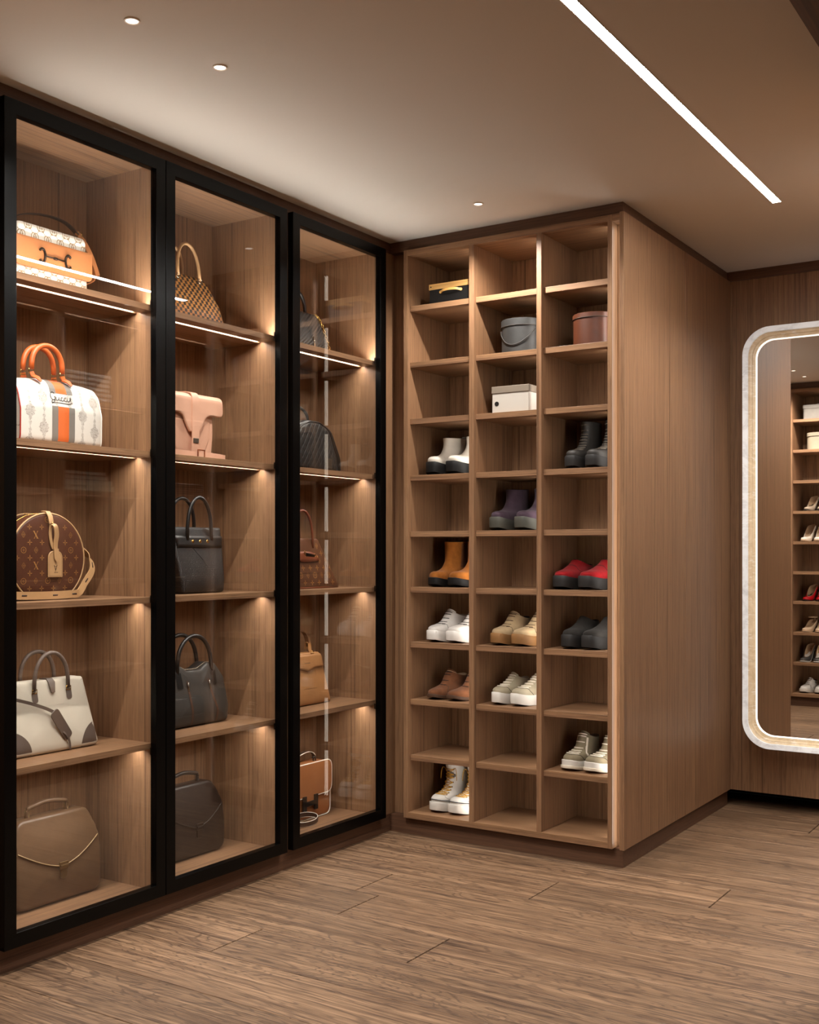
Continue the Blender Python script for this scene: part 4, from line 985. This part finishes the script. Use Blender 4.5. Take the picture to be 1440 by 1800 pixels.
bm = BM(); ribbon(bm, [(-.01, .0, .228), (.022, .001, .2285), (.033, .002, .218), (.039, .003, .186)], (0, 1, 0), [.024, .024, .024, .014], .003); obj('closure_tab', bm, tau, t, smooth=True, angle=40)
bm = BM(); ribbon(bm, smooth_pts([(.045, -.165, .185), (.052, -.10, .165), (.056, -.04, .142), (.060, -.005, .124)]), (0, .4, 1), .010, .0025)
tagp = rpoly([(-.030, .120), (-.002, .142), (.060, .052), (.032, .030)], .013, 6); cushion(bm, densify(tagp, .02), .062, .0655, .001, 0, n=1); ribbon(bm, smooth_pts([(.066, .020, .062), (.069, .032, .050), (.068, .044, .028), (.068, .046, .004)]), (0, 1, 0), .006, .002)
obj('luggage_tag', bm, tau, t, smooth=True, angle=40, kind='stuff')

# --- 1.5 olive brown satchel briefcase
def satchel(label, loc, m, medge, metal, half, hgt, tophalf, handle_y, clasp, flapz, d=.062, mh=None, wave=True):
    t = bag('satchel', label, *loc)
    bm = BM(); pl = densify(rpoly([(-half + .004, .003), (half - .004, .003), (half, hgt * .66), (tophalf, hgt), (-tophalf, hgt), (-half, hgt * .66)], [.035, .035, .05, .035, .035, .05], 7), .02); cushion(bm, pl, -d, d, .014, .012); taper(bm, hgt * .35, hgt, .45, 0, 1.3); body = clone_tree(bm); obj('body', bm, m, t, smooth=True, angle=50)
    # front flap: a shell lying on the body
    bm = BM(); rows = []; top = hgt * .985
    for i in range(29):
        y = -half * .985 + 2 * half * .985 * i / 28; u = abs(y / half); zl = flapz + (hgt * .70 - flapz) * u ** 1.5; zt = top if u < tophalf / half * .9 else top - (top - hgt * .72) * ((u - tophalf / half * .9) / (1 - tophalf / half * .9)) ** 1.3
        rows.append([(0, y, zl + (zt - .004 - zl) * k / 10) for k in range(11)])
    vs = loft(bm, rows, False, False, closed=False); drape(bm, body, .0042); rim = [r[0].co.copy() for r in vs if r[0].is_valid]; o = obj('flap', bm, m, t, smooth=True, recalc=False)
    bm = BM(); tube(bm, rim, .0020, 6); obj('flap_edge', bm, medge, o, smooth=True)
    bm = BM(); y0, y1 = handle_y; z0 = hgt + .004; tube(bm, smooth_pts([(0, y0, z0 - .004), (0, y0 + .001, z0 + .020), (0, y0 + .018, z0 + .028), (0, (y0 + y1) / 2, z0 + .036), (0, y1 - .018, z0 + .028), (0, y1 - .001, z0 + .020), (0, y1, z0 - .004)]), [.004] * 7 + [.0075] * 23 + [.004] * 7, 10); ho = obj('handle', bm, mh or m, t, smooth=True)
    bm = BM()
    for y in handle_y: buckle(bm, y, hgt + .010, .014, .024, 0, .002)
    obj('handle_ring', bm, metal, ho, smooth=True)
    cz = flapz; h = body.ray_cast(Vector((1, clasp, cz)), Vector((-1, 0, 0))); x = h[0].x + .005
    bm = BM(); cushion(bm, rpoly([(clasp - .018, cz - .010), (clasp + .018, cz - .010), (clasp + .018, cz + .014), (clasp - .018, cz + .014)], .003), x, x + .004, .001, 0, n=1); cushion(bm, rpoly([(clasp - .013, cz - .040), (clasp + .013, cz - .040), (clasp + .013, cz - .008), (clasp - .013, cz - .008)], [.012, .012, .002, .002]), x - .003, x + .003, .001, 0, n=1); tube(bm, [(x + .004, clasp - .015, cz + .002), (x + .004, clasp + .015, cz + .002)], .0028, 8)
    obj('lock', bm, metal, o, smooth=True, angle=40, kind='stuff'); return t, body
satchel('olive brown leather satchel with pale edging and brass lock', (-.255, 2.402, .089), leather('olive brown leather', '6a513b', .33, .06, .1, 500), pm('pale edge', 'b59a70', .45), pm('antique brass', '8c7450', .3, .9), .172, .276, .135, (-.082, .072), .0, .118)

# --- 2.1 checkered dome bag
def checks():
    t = NT('checkered canvas'); o = t.n('ShaderNodeTexCoord').outputs['Object']
    k = t.n('ShaderNodeTexChecker'); t.l(t.mapping(o, (0, 1, 1), (.003, .003, .004)), k.inputs[0]); k.inputs['Scale'].default_value = 82.0
    n = t.noise(o, 900, 2.0); a = t.mix(t.mapr(n, .4, .6), lin('a8763c'), lin('95642f')); b = t.mix(t.mapr(n, .4, .6), lin('2a211b'), lin('1e1814'))
    t.l(t.mix(k.outputs['Fac'], a, b), t.b.inputs['Base Color']); t.b.inputs['Roughness'].default_value = .45; t.bump(n, .15, .0004); return t.m
t = bag('handbag', 'brown and black checkered handbag with two tan handles', -.210, 2.948, 2.020)
bm = BM(); pl = densify(rpoly([(-.160, .001), (.160, .001), (.150, .085), (.098, .180), (-.098, .180), (-.150, .085)], [.012, .012, .05, .045, .045, .05], 7), .018); cushion(bm, pl, -.075, .075, .014, .005); taper(bm, .03, .18, .38); chk = checks(); obj('body', bm, chk, t, smooth=True, angle=50)
for xx, sg in ((.045, 1), (-.045, -1)):
    bm = handle(-.055, .055, .166, .290, .0058, xx, lean=-.012 * sg); ho = obj('handle', bm, natl, t, smooth=True)
    bm = BM()
    for y in (-.055, .055): buckle(bm, y, .163, .014, .014, xx + .002 * sg, .0022)
    obj('ring', bm, silver, ho, smooth=True)
bm = BM(); ribbon(bm, smooth_pts([(0, .135, .125), (0, .168, .105), (0, .186, .065), (0, .184, .025), (0, .160, .012)]), (1, 0, 0), .020, .003); obj('side_strap', bm, natl, t, smooth=True, angle=40)

# --- 2.2 pink saddle bag
pink = leather('pink leather', 'd0a188', .42, .02, .06, 700)
t = bag('saddle_bag', 'pale pink leather saddle bag with rounded flap and folded strap', -.215, 2.955, 1.5375)
bm = BM(); pl = densify(rpoly([(-.112, .006), (.112, .006), (.122, .100), (.118, .205), (-.118, .205), (-.122, .100)], [.03, .03, .04, .03, .03, .04], 6), .018); cushion(bm, pl, -.060, .050, .012, .004); body = clone_tree(bm); bo = obj('body', bm, pink, t, smooth=True, angle=50)
bm = BM(); pc = [(.098 * math.sin(a) * 1.0, .110 + .110 * -math.cos(a)) for a in (math.radians(d) for d in range(20, 341, 10))]; pc = [(y, min(z, .19)) for y, z in pc]; cushion(bm, densify(rpoly([(-.070, .014), (.070, .014), (.100, .08), (.104, .18), (-.104, .18), (-.100, .08)], [.04, .04, .07, .01, .01, .07], 8), .02), .040, .054, .010, .003); obj('front_pocket', bm, pink, t, smooth=True, angle=50)
fl_ = [(-.146, .222), (.146, .222), (.148, .160), (.078, .160), (.056, .150), (.040, .118), (.024, .095), (-.024, .095), (-.040, .118), (-.056, .150), (-.078, .160), (-.148, .160)]
bm = BM(); cushion(bm, densify(rpoly(fl_, [.022, .022, .022, .03, .03, .03, .012, .012, .03, .03, .03, .022], 5), .02), .062, .073, .004, .0, n=2)
fo = obj('flap', bm, pink, t, smooth=True, angle=50)
bm = BM(); rr_ = [(x, z) for x, z in [(.071, .205), (.066, .224), (.045, .236), (.0, .240), (-.045, .236), (-.062, .222), (-.066, .18), (-.064, .12)]]
prof = smooth_pts([(a, 0, b) for a, b in rr_], 4); outer = [(p.x, p.z) for p in prof]; inner = [(p.x * .92, p.z - .006) for p in prof][::-1]
loft(bm, [[(a, y, b) for a, b in outer + inner] for y in (-.146, .146)]); obj('flap_top', bm, pink, fo, smooth=True, angle=40)
bm = BM(); ribbon(bm, smooth_pts([(-.02, -.001, .2425), (.05, 0, .2385), (.0725, 0, .220), (.0745, 0, .15), (.0745, 0, .06), (.070, 0, .022)]), (0, 1, 0), .034, .004); obj('centre_band', bm, pink, t, smooth=True, angle=40)
bm = BM(); cushion(bm, rpoly([(-.013, .056), (.013, .056), (.013, .073), (-.013, .073)], .002), .0755, .080, .0012, 0, n=1); obj('lock', bm, pm('grey lock plate', '5f564c', .35, .6), t, smooth=True, angle=40)
bm = BM(); ribbon(bm, smooth_pts([(.085, -.16, .014), (.086, -.05, .013), (.088, .05, .013), (.086, .110, .012), (.078, .150, .011)]), (0, 0, 1), .024, .004); so = obj('strap', bm, pink, t, smooth=True, angle=40)
bm = BM(); buckle(bm, .012, .0180, .034, .026, .0915, .0028); obj('buckle', bm, pm('copper buckle', '8a4c30', .3, .9), so, smooth=True)

# --- 2.3 black woven tote
def woven():
    t = NT('black woven embossed leather'); o = t.n('ShaderNodeTexCoord').outputs['Object']; sp = t.n('ShaderNodeSeparateXYZ'); t.l(o, sp.inputs[0])
    a = t.math('ADD', sp.outputs[1], sp.outputs[2]); b = t.math('SUBTRACT', sp.outputs[1], sp.outputs[2]); cell = t.math('MODULO', t.math('ADD', t.math('FLOOR', t.math('MULTIPLY', a, 125.0)), t.math('FLOOR', t.math('MULTIPLY', b, 125.0))), 2.0)
    sa = t.math('SINE', t.math('MULTIPLY', a, 125.0 * 6.2832 * 1.5)); sb = t.math('SINE', t.math('MULTIPLY', b, 125.0 * 6.2832 * 1.5)); h = t.math('ADD', t.math('MULTIPLY', sa, t.math('ABSOLUTE', cell)), t.math('MULTIPLY', sb, t.math('SUBTRACT', 1.0, t.math('ABSOLUTE', cell))))
    t.b.inputs['Base Color'].default_value = lin('131110'); t.b.inputs['Roughness'].default_value = .36; t.bump(h, .45, .0010); return t.m
blkl = leather('black leather', '141211', .36, .05, .15, 450)
t = bag('tote_bag', 'black woven embossed tote with three gold studs on its belt', -.205, 2.995, 1.056)
bm = BM(); pl = densify(rpoly([(-.108, .001), (.108, .001), (.124, .165), (.128, .238), (-.128, .238), (-.124, .165)], [.014, .014, .08, .006, .006, .08], 5), .016); cushion(bm, pl, -.070, .070, .012, .006); taper(bm, .05, .238, .45); body = clone_tree(bm); obj('body', bm, woven(), t, smooth=True, angle=50)
bm = BM(); rows = [[(0, -.125 + .25 * i / 24, .166 + .040 * k / 4) for k in range(5)] for i in range(25)]; loft(bm, rows, False, False, closed=False); drape(bm, body, .003); bo = obj('belt', bm, blkl, t, smooth=True, recalc=False); m_ = bo.modifiers.new('thickness', 'SOLIDIFY'); m_.thickness = .0025
for y in (-.038, 0, .038):
    h = body.ray_cast(Vector((1, y, .186)), Vector((-1, 0, 0)))[0].x; bm = BM(); disc(bm, (y, .186), .0062, h + .003, h + .0075, 16); obj('stud', bm, gold, bo, smooth=True, angle=40, bevel=.0015)
for xx, sg in ((.046, 1), (-.040, -1)):
    bm = handle(-.062, .062, .190 if sg > 0 else .230, .345, .0068, xx); obj('handle', bm, blkl, t, smooth=True)
bm = BM(); tube(bm, [(0, .128, .205), (.002, .140, .212), (.002, .150, .214)], .003, 8); buckle(bm, .138, .200, .012, .026, .012, .0022); obj('side_ring', bm, silver, t, smooth=True)

# --- 2.4 charcoal handbag with front zips
t = bag('handbag', 'charcoal leather handbag with two brown zip lines and black handles', -.235, 3.010, .5745)
chl = leather('charcoal leather', '37332f', .45, .1, .1, 600)
bm = BM(); pl = densify(rpoly([(-.150, .002), (.150, .002), (.158, .06), (.150, .165), (.112, .218), (.075, .224), (.035, .200), (-.035, .200), (-.075, .224), (-.112, .218), (-.150, .165), (-.158, .06)], [.02, .02, .03, .03, .02, .02, .03, .03, .02, .02, .03, .03], 4), .016); cushion(bm, pl, -.068, .068, .014, .010); taper(bm, .05, .22, .5); body = clone_tree(bm); obj('body', bm, chl, t, smooth=True, angle=50)
for xx, sg in ((.036, 1), (-.036, -1)):
    bm = handle(-.088, .088, .190, .325, .0078, xx); ho = obj('handle', bm, blkl, t, smooth=True)
    if sg > 0:
        for y in (-.088, .088):
            bm = BM(); patch(bm, rpoly([(y - .013, .140), (y + .013, .140), (y + .013, .196), (y - .013, .196)], [.012, .012, .004, .004]), .012); drape(bm, body, .002); obj('handle_tab', bm, blkl, ho, smooth=True, recalc=False)
for y, b in ((-.052, -.045), (.058, .085)):
    bm = BM(); p = smooth_pts([(y, .165, 0), (y + (b - y) * .3, .11, 0), (b, .05, 0), (b + (y - b) * .15, .008, 0)], 5); stroke(bm, [(q.x, q.y) for q in p], .009); drape(bm, body, .0012); z_ = obj('zip_line', bm, pm('brown zip tape', '4a3020', .5), t, recalc=False)
    bm = BM(); tube(bm, [(.064, y, .160), (.066, y + .002, .128)], .003, 6); h = body.ray_cast(Vector((1, y, .145)), Vector((-1, 0, 0)))[0].x; warp(bm, lambda a, b_, c: (a - .065 + h + .003, b_, c)); obj('zip_pull', bm, silver, z_, smooth=True)
bm = BM(); tube(bm, [(.0 if i in (0, 9) else .018, y, z) for i, (y, z) in enumerate([(-.11, .219), (-.075, .224), (-.05, .212), (-.03, .203), (0, .202), (.03, .203), (.05, .212), (.075, .223), (.10, .221), (.11, .219)])], .0016, 6); obj('top_piping', bm, pm('pale piping', '9a8a74', .5), t, smooth=True)
# --- 2.5 dark brown briefcase
satchel('dark espresso brown briefcase with tonal lock and short handle', (-.262, 3.022, .089), leather('espresso leather', '1b120e', .40, .05, .1, 500), pm('espresso edge', '1a120e', .4), pm('gunmetal lock', '3a322c', .35, .8), .160, .262, .118, (-.075, .070), .004, .112)

# --- 3.1 black handbag with chain
t = bag('handbag', 'black pleated leather handbag with a gold chain at its side', -.200, 3.615, 2.020)
def pleat():
    t = NT('black pleated leather'); o = t.n('ShaderNodeTexCoord').outputs['Object']; sp = t.n('ShaderNodeSeparateXYZ'); t.l(o, sp.inputs[0])
    a = t.math('ADD', t.math('MULTIPLY', sp.outputs[1], .8), t.math('MULTIPLY', sp.outputs[2], -1.0)); h = t.math('ABSOLUTE', t.math('SINE', t.math('MULTIPLY', a, 190.0))); t.b.inputs['Base Color'].default_value = lin('262321'); t.b.inputs['Roughness'].default_value = .5; t.bump(h, .6, .003); return t.m
bm = BM(); pl = densify(rpoly([(-.150, .001), (.128, .001), (.118, .09), (.086, .166), (-.11, .166), (-.14, .09)], [.014, .014, .05, .03, .03, .05], 6), .018); cushion(bm, pl, -.065, .062, .014, .006); taper(bm, .04, .166, .5); body = clone_tree(bm); obj('body', bm, pleat(), t, smooth=True, angle=50)
bm = handle(-.075, .045, .158, .252, .0075, 0); obj('handle', bm, blkl, t, smooth=True)
bm = BM(); p = smooth_pts([(.02, .086, .168), (.03, .108, .145), (.045, .124, .09), (.055, .136, .035), (.056, .148, .008)], 5)
for i in range(0, len(p) - 1, 1):
    d = (p[i + 1] - p[i]).normalized(); a = d.orthogonal().normalized(); b = d.cross(a); q = a if i % 2 else b
    tube(bm, [p[i] + d * (.0075 * math.cos(w)) + q * (.0048 * math.sin(w)) for w in (2 * math.pi * k / 10 for k in range(10))], .0017, 5, closed=True)
obj('chain', bm, gold, t, smooth=True, kind='stuff')
bm = BM(); stroke(bm, [(-.02, .16), (.0, .10), (.012, .05), (.014, .008)], .002); drape(bm, body, .001); obj('seam', bm, pm('black seam', '080707', .6), t, recalc=False)
bm = BM(); tube(bm, [(.066, .016, .062), (.068, .022, .040), (.068, .022, .015)], .003, 6); obj('zip_pull', bm, silver, t, smooth=True)

# --- 3.2 black quilted dome bag
def quilt():
    t = NT('black quilted leather'); o = t.n('ShaderNodeTexCoord').outputs['Object']; sp = t.n('ShaderNodeSeparateXYZ'); t.l(o, sp.inputs[0])
    a = t.math('ADD', sp.outputs[1], t.math('MULTIPLY', sp.outputs[2], .62)); b = t.math('SUBTRACT', sp.outputs[1], t.math('MULTIPLY', sp.outputs[2], .62)); h = t.math('MINIMUM', t.math('ABSOLUTE', t.math('SINE', t.math('MULTIPLY', a, 120.0))), t.math('ABSOLUTE', t.math('SINE', t.math('MULTIPLY', b, 120.0))))
    h = t.math('POWER', h, .5); t.b.inputs['Base Color'].default_value = lin('1d1b19'); t.b.inputs['Roughness'].default_value = .5; t.bump(h, .7, .003); return t.m
t = bag('handbag', 'black diamond quilted dome handbag with small metal plaque', -.215, 3.655, 1.539)
dome = densify(rpoly([(-.190, .001), (.190, .001), (.188, .060), (.120, .180), (.04, .205), (-.04, .205), (-.120, .180), (-.188, .060)], [.014, .014, .06, .08, .05, .05, .08, .06], 6), .018)
bm = BM(); cushion(bm, dome, -.085, .070, .016, .006); obj('body', bm, blkl, t, smooth=True, angle=50)
bm = BM(); dp = [(y * .80 - .014, z * .93 + .004) for y, z in dome]; cushion(bm, dp, .060, .084, .010, .004); fp = clone_tree(bm); fo = obj('quilted_front', bm, quilt(), t, smooth=True, angle=50)
bm = BM(); tube(bm, [(.080, a, b) for a, b in inset(dp, -.001)], .0028, 6, closed=True); obj('piping', bm, blkl, fo, smooth=True)
bm = BM(); tube(bm, [(.0, a, b) for a, b in inset(dome, -.0006)], .0022, 6, closed=True); buckle(bm, .11, .188, .03, .01, .004, .002); obj('zip', bm, silver, t, smooth=True)
bm = handle(-.10, .045, .195, .262, .006, .0); obj('handle', bm, blkl, t, smooth=True)
bm = BM(); cushion(bm, rpoly([(.052, .012), (.090, .012), (.090, .052), (.052, .052)], .002), .088, .0905, .0008, 0, n=1); pq = obj('plaque', bm, pm('dark steel plaque', '5c5348', .4, .7), fo, smooth=True, angle=40)
bm = BM()
for pts in ([(.062, .044), (.062, .026), (.067, .020), (.072, .026), (.072, .040)], [(.072, .040), (.079, .044), (.081, .032), (.076, .028)], [(.076, .028), (.082, .020)]): stroke(bm, pts, .002)
for v in bm.verts: v.co.x = .0909
obj('plaque_emblem', bm, pm('brown engraving', '2c1c10', .5), fo, recalc=False)

# --- 3.3 brown monogram handbag
t = bag('handbag', 'brown monogram handbag with slim brown handles and gold clasp tongue', -.205, 3.612, 1.056)
brm = leather('red brown coated canvas', '55331f', .42, .06, .12, 500)
bm = BM(); pl = trap(.205, .105, .001, .205, 0, .010, .014); cushion(bm, pl, -.075, .068, .012, .004); taper(bm, .02, .205, .40); body = clone_tree(bm); obj('body', bm, brm, t, smooth=True, angle=50)
bm = BM(); monogram(bm, -.168, .18, .024, .19, .046, .030, .0135, lambda y, z: abs(y) < .195 - .48 * z, lambda y, z: -.07 < y < .075 and z > .10); drape(bm, body); obj('monogram_print', bm, pm('bright gold print', 'a8743a', .6), t, recalc=False)
redl = leather('chestnut strap leather', '6b341c', .4, .05)
for xx, sg in ((.034, 1), (-.034, -1)):
    bm = handle(-.072, .062, .165, .318, .0052, xx); obj('handle', bm, redl, t, smooth=True)
bm = BM(); patch(bm, rpoly([(-.10, .150), (.030, .150), (.072, .138), (.085, .112), (.03, .108), (-.035, .108), (-.065, .128)], .008), .02); drape(bm, body, .003); tq = obj('clasp_tongue', bm, redl, t, smooth=True, recalc=False); m_ = tq.modifiers.new('thickness', 'SOLIDIFY'); m_.thickness = .0028
bm = BM(); h = body.ray_cast(Vector((1, .02, .135)), Vector((-1, 0, 0)))[0].x; cushion(bm, rpoly([(-.005, .132), (.052, .126), (.055, .138), (-.002, .146)], .003), h + .003, h + .0075, .001, 0, n=1); obj('clasp', bm, darkmetal, tq, smooth=True, angle=40)
bm = BM()
for y, z in ((-.010, .146), (-.004, .130), (.058, .134), (.075, .124)): buckle(bm, y, z, .006, .012, h + .006, .0016)
obj('clasp_stud', bm, gold, tq, smooth=True, kind='stuff')
bm = BM(); tube(bm, [(.06, -.200, .004), (.064, -.1, .003), (.066, 0, .003), (.064, .1, .003), (.06, .200, .004)], .004, 6); obj('base_piping', bm, redl, t, smooth=True)

# --- 3.4 camel handbag
cam_l = leather('camel leather', '9c6d42', .45, .06, .1, 500)
t = bag('handbag', 'camel leather handbag with short handle and a dark slot clasp', -.230, 3.664, .5745)
bm = BM(); pl = trap(.136, .106, .001, .212, 0, .010, .024); cushion(bm, pl, -.062, .062, .012, .004); taper(bm, .02, .212, .40); body = clone_tree(bm); obj('body', bm, cam_l, t, smooth=True, angle=50)
bm = BM(); rows = []
for i in range(25):
    y = -.118 + .236 * i / 24; u = abs(y) / .118; zl = .150 - .014 * max(0, 1 - u * 2.6) ; w = (.134 - .03 * (.21 - .05) / .21); rows.append([(0, y, zl + (.205 - .02 * max(0, u - .82) / .18 - zl) * k / 6) for k in range(7)])
loft(bm, rows, False, False, closed=False); drape(bm, body, .003); fo = obj('flap', bm, cam_l, t, smooth=True, recalc=False); m_ = fo.modifiers.new('thickness', 'SOLIDIFY'); m_.thickness = .0026
h = body.ray_cast(Vector((1, 0, .172)), Vector((-1, 0, 0)))[0].x
bm = BM(); cushion(bm, rpoly([(-.020, .163), (.020, .163), (.020, .173), (-.020, .173)], .002), h + .002, h + .006, .001, 0, n=1); obj('slot_clasp', bm, pm('black slot', '15100c', .4), fo, smooth=True, angle=40)
bm = BM(); ribbon(bm, smooth_pts([(0, -.048, .235), (0, -.047, .262), (0, -.030, .292), (0, 0, .303), (0, .030, .292), (0, .047, .262), (0, .048, .235)]), (1, 0, 0), .020, .004); ho = obj('handle', bm, pm('brown handle leather', '5c3a1e', .5), t, smooth=True, angle=40)
for y in (-.048, .048):
    bm = BM(); ribbon(bm, [(.012, y, .250), (.013, y, .225), (.022, y, .208), (.026, y, .200)], (0, 1, 0), .020, .003); ribbon(bm, [(.008, y, .252), (-.004, y, .254), (-.006, y, .225)], (0, 1, 0), .020, .003); obj('handle_loop', bm, cam_l, ho, smooth=True, angle=40, kind='stuff')
bm = BM()
for y in (-.048, .048): buckle(bm, y, .212, .020, .010, .028, .0014)
obj('ring', bm, gold, ho, smooth=True)
bm = BM(); stroke(bm, [(-.050, .14), (-.046, .012)], .0016); stroke(bm, [(.050, .14), (.056, .012)], .0016); drape(bm, body, .0008); obj('seam', bm, pm('dark tan seam', '6a451f', .6), t, recalc=False)

# --- 3.5 tan flap bag with dark letter clasp
t = bag('shoulder_bag', 'tan flap shoulder bag with white edging and dark H shaped clasp', -.255, 3.700, .089)
wedge_ = pm('white edge piping', 'e6dccd', .45)
pl = densify(rpoly([(-.150, .004), (.150, .004), (.150, .232), (-.150, .232)], [.03, .03, .035, .035], 7), .02)
bm = BM(); cushion(bm, pl, -.040, .040, .008, .003); obj('body', bm, tanl, t, smooth=True, angle=50)
fp_ = densify(rpoly([(-.152, .234), (.152, .234), (.152, .098), (.034, .098), (.034, .070), (-.034, .070), (-.034, .098), (-.152, .098)], [.035, .035, .035, .004, .002, .002, .004, .035], 6), .03)
bm = BM(); cushion(bm, fp_, .042, .049, .002, 0, n=1); fo = obj('flap', bm, tanl, t, smooth=True, angle=40)
bm = BM(); tube(bm, [(.047, a, b) for a, b in inset(fp_, -.001)], .0024, 6, closed=True); obj('flap_piping', bm, wedge_, fo, smooth=True)
bm = BM(); tube(bm, [(.040, a, b) for a, b in inset(pl, -.001)], .0024, 6, closed=True); obj('body_piping', bm, wedge_, t, smooth=True)
bm = BM(); hp = [(-.050, .040), (-.026, .040), (-.026, .060), (.026, .060), (.026, .040), (.050, .040), (.050, .104), (.026, .104), (.026, .080), (-.026, .080), (-.026, .104), (-.050, .104)]; plate(bm, hp, .0495, .055); obj('letter_clasp', bm, pm('dark clasp metal', '1d1b1a', .3, .4), fo, bevel=.001)
bm = BM(); ribbon(bm, smooth_pts([(.0, -.14, .238), (.0, -.06, .256), (.0, .02, .274), (.0, .066, .270), (.004, .084, .254), (.006, .080, .242)]), (1, 0, 0), .018, .004); st = obj('strap', bm, pm('dark strap leather', '3a2417', .5), t, smooth=True, angle=40)
bm = BM()
for xx in (.0098, -.0098): tube(bm, smooth_pts([(xx, -.14, .238), (xx, -.06, .256), (xx, .02, .274), (xx, .066, .270), (xx + .004, .084, .254)]), .0018, 6)
obj('strap_edge', bm, wedge_, st, smooth=True, kind='stuff')
bm = BM(); buckle(bm, .078, .240, .016, .018, .012, .003); obj('strap_buckle', bm, pm('dark clasp metal', '1d1b1a'), st, smooth=True)
bm = BM(); loop = [(.085 + .028 * math.cos(a), -.078 + .075 * math.sin(a), .011 + .012 * (1 - math.cos(a * 1))) for a in (2 * math.pi * k / 32 for k in range(32))]
rs = [[Vector(p) + Vector((0, 0, dz)) + Vector((o * math.cos(2 * math.pi * k / 32), o * 1.2 * math.sin(2 * math.pi * k / 32), 0)) for dz, o in ((-.009, 0), (.009, 0), (.009, .003), (-.009, .003))] for k, p in enumerate(loop)]; rs.append(rs[0]); loft(bm, rs, False, False)
obj('strap_loop', bm, pm('dark strap leather', '3a2417'), st, smooth=True, angle=40)
bm = BM()
for dz in (-.009, .009): tube(bm, [Vector(p) + Vector((.0016 * math.cos(2 * math.pi * k / 32), 0, dz)) for k, p in enumerate(loop)], .0016, 6, closed=True)
obj('strap_loop_edge', bm, wedge_, st, smooth=True, kind='stuff')

# ------------------------------------------------------------------ things in the right-hand wardrobe (seen as reflections in the glass doors)
tow = pm('white towelling', 'e9e4dc', .95, 0, .6, 900, .03)
def folded(name, label, cat, loc, sx, sy, sz, m, n=2):
    t = thing(name, label, cat, loc)
    for k in range(n):
        bm = BM(); z0 = sz / n * k; pr = rpoly([(-sy / 2, z0 + .001), (sy / 2, z0 + .001), (sy / 2, z0 + sz / n), (-sy / 2, z0 + sz / n)], sz / n * .49, 6); cushion(bm, densify(pr, .03), -sx / 2, sx / 2, .006, .002, n=2); obj('fold', bm, m, t, smooth=True, angle=60)
for k, dy in enumerate((0, -.008, .006)):
    folded('towel', ('lowest', 'middle', 'topmost')[k] + ' folded white towel of the stack in the right wardrobe', 'towel', (2.15, 4.135 + dy, 2.0208 + k * .051), .26, .33 - .01 * k, .050, tow)
for k, (c, h, w, d) in enumerate((('cfc2a2', .030, .34, .24), ('d8cdb4', .026, .33, .23), ('5a2f1d', .026, .30, .22), ('6a3a22', .022, .29, .21))):
    t = thing('book', ('lowest cream book', 'second cream book', 'third book, dark red brown', 'topmost book, chestnut brown')[k] + ' of the pile in the right wardrobe', 'book', (2.135, 4.14 - .005 * k, 1.5368 + (0, .031, .058, .085)[k]))
    cv = pm('book cover %d' % k, c, .6, 0, .1, 500, .06); bm = BM(); box(bm, -d / 2, d / 2, -w / 2, w / 2, 0, .003); box(bm, -d / 2, d / 2, -w / 2, w / 2, h - .003, h); box(bm, -d / 2, d / 2, w / 2 - .003, w / 2, .003, h - .003); obj('cover', bm, cv, t, kind='stuff')
    obj('pages', B(-d / 2 + .004, d / 2 - .004, -w / 2 + .004, w / 2 - .0032, .0031, h - .0031), pm('book pages', 'e2d8c0', .9, 0, .5, 2000), t)
for k in range(3):
    folded('folded_shirt', ('lowest', 'middle', 'topmost')[k] + ' grey folded shirt of the pile in the right wardrobe', 'shirt', (2.15, 4.87, 1.5368 + k * .026), .25, .31, .025, pm('grey knit %d' % k, ('8d8782', 'a9a29a', '77716c')[k], .95, 0, .5, 800))
t = thing('suitcase', 'black hard suitcase lying on the wardrobe floor, mirrored in the second glass door', 'suitcase', (2.20, 4.86, .0988))
blk_ = pm('black shell', '141414', .3, 0, .05, 300)
for k, (z0, z1) in enumerate(((.002, .118), (.122, .235))):
    bm = BM(); pr = densify(rpoly([(-.23, z0), (.23, z0), (.23, z1), (-.23, z1)], [.02, .02, .04, .04] if k else [.04, .04, .02, .02], 6), .04); cushion(bm, pr, -.13, .13, .02, .006); obj('shell_half', bm, blk_, t, smooth=True, angle=50)
obj('zip_band', cushion(BM(), densify(rpoly([(-.225, .117), (.225, .117), (.225, .123), (-.225, .123)], .002), .05), -.126, .131, .002, 0, n=1), pm('grey zip band', '6a6a6a', .4), t)
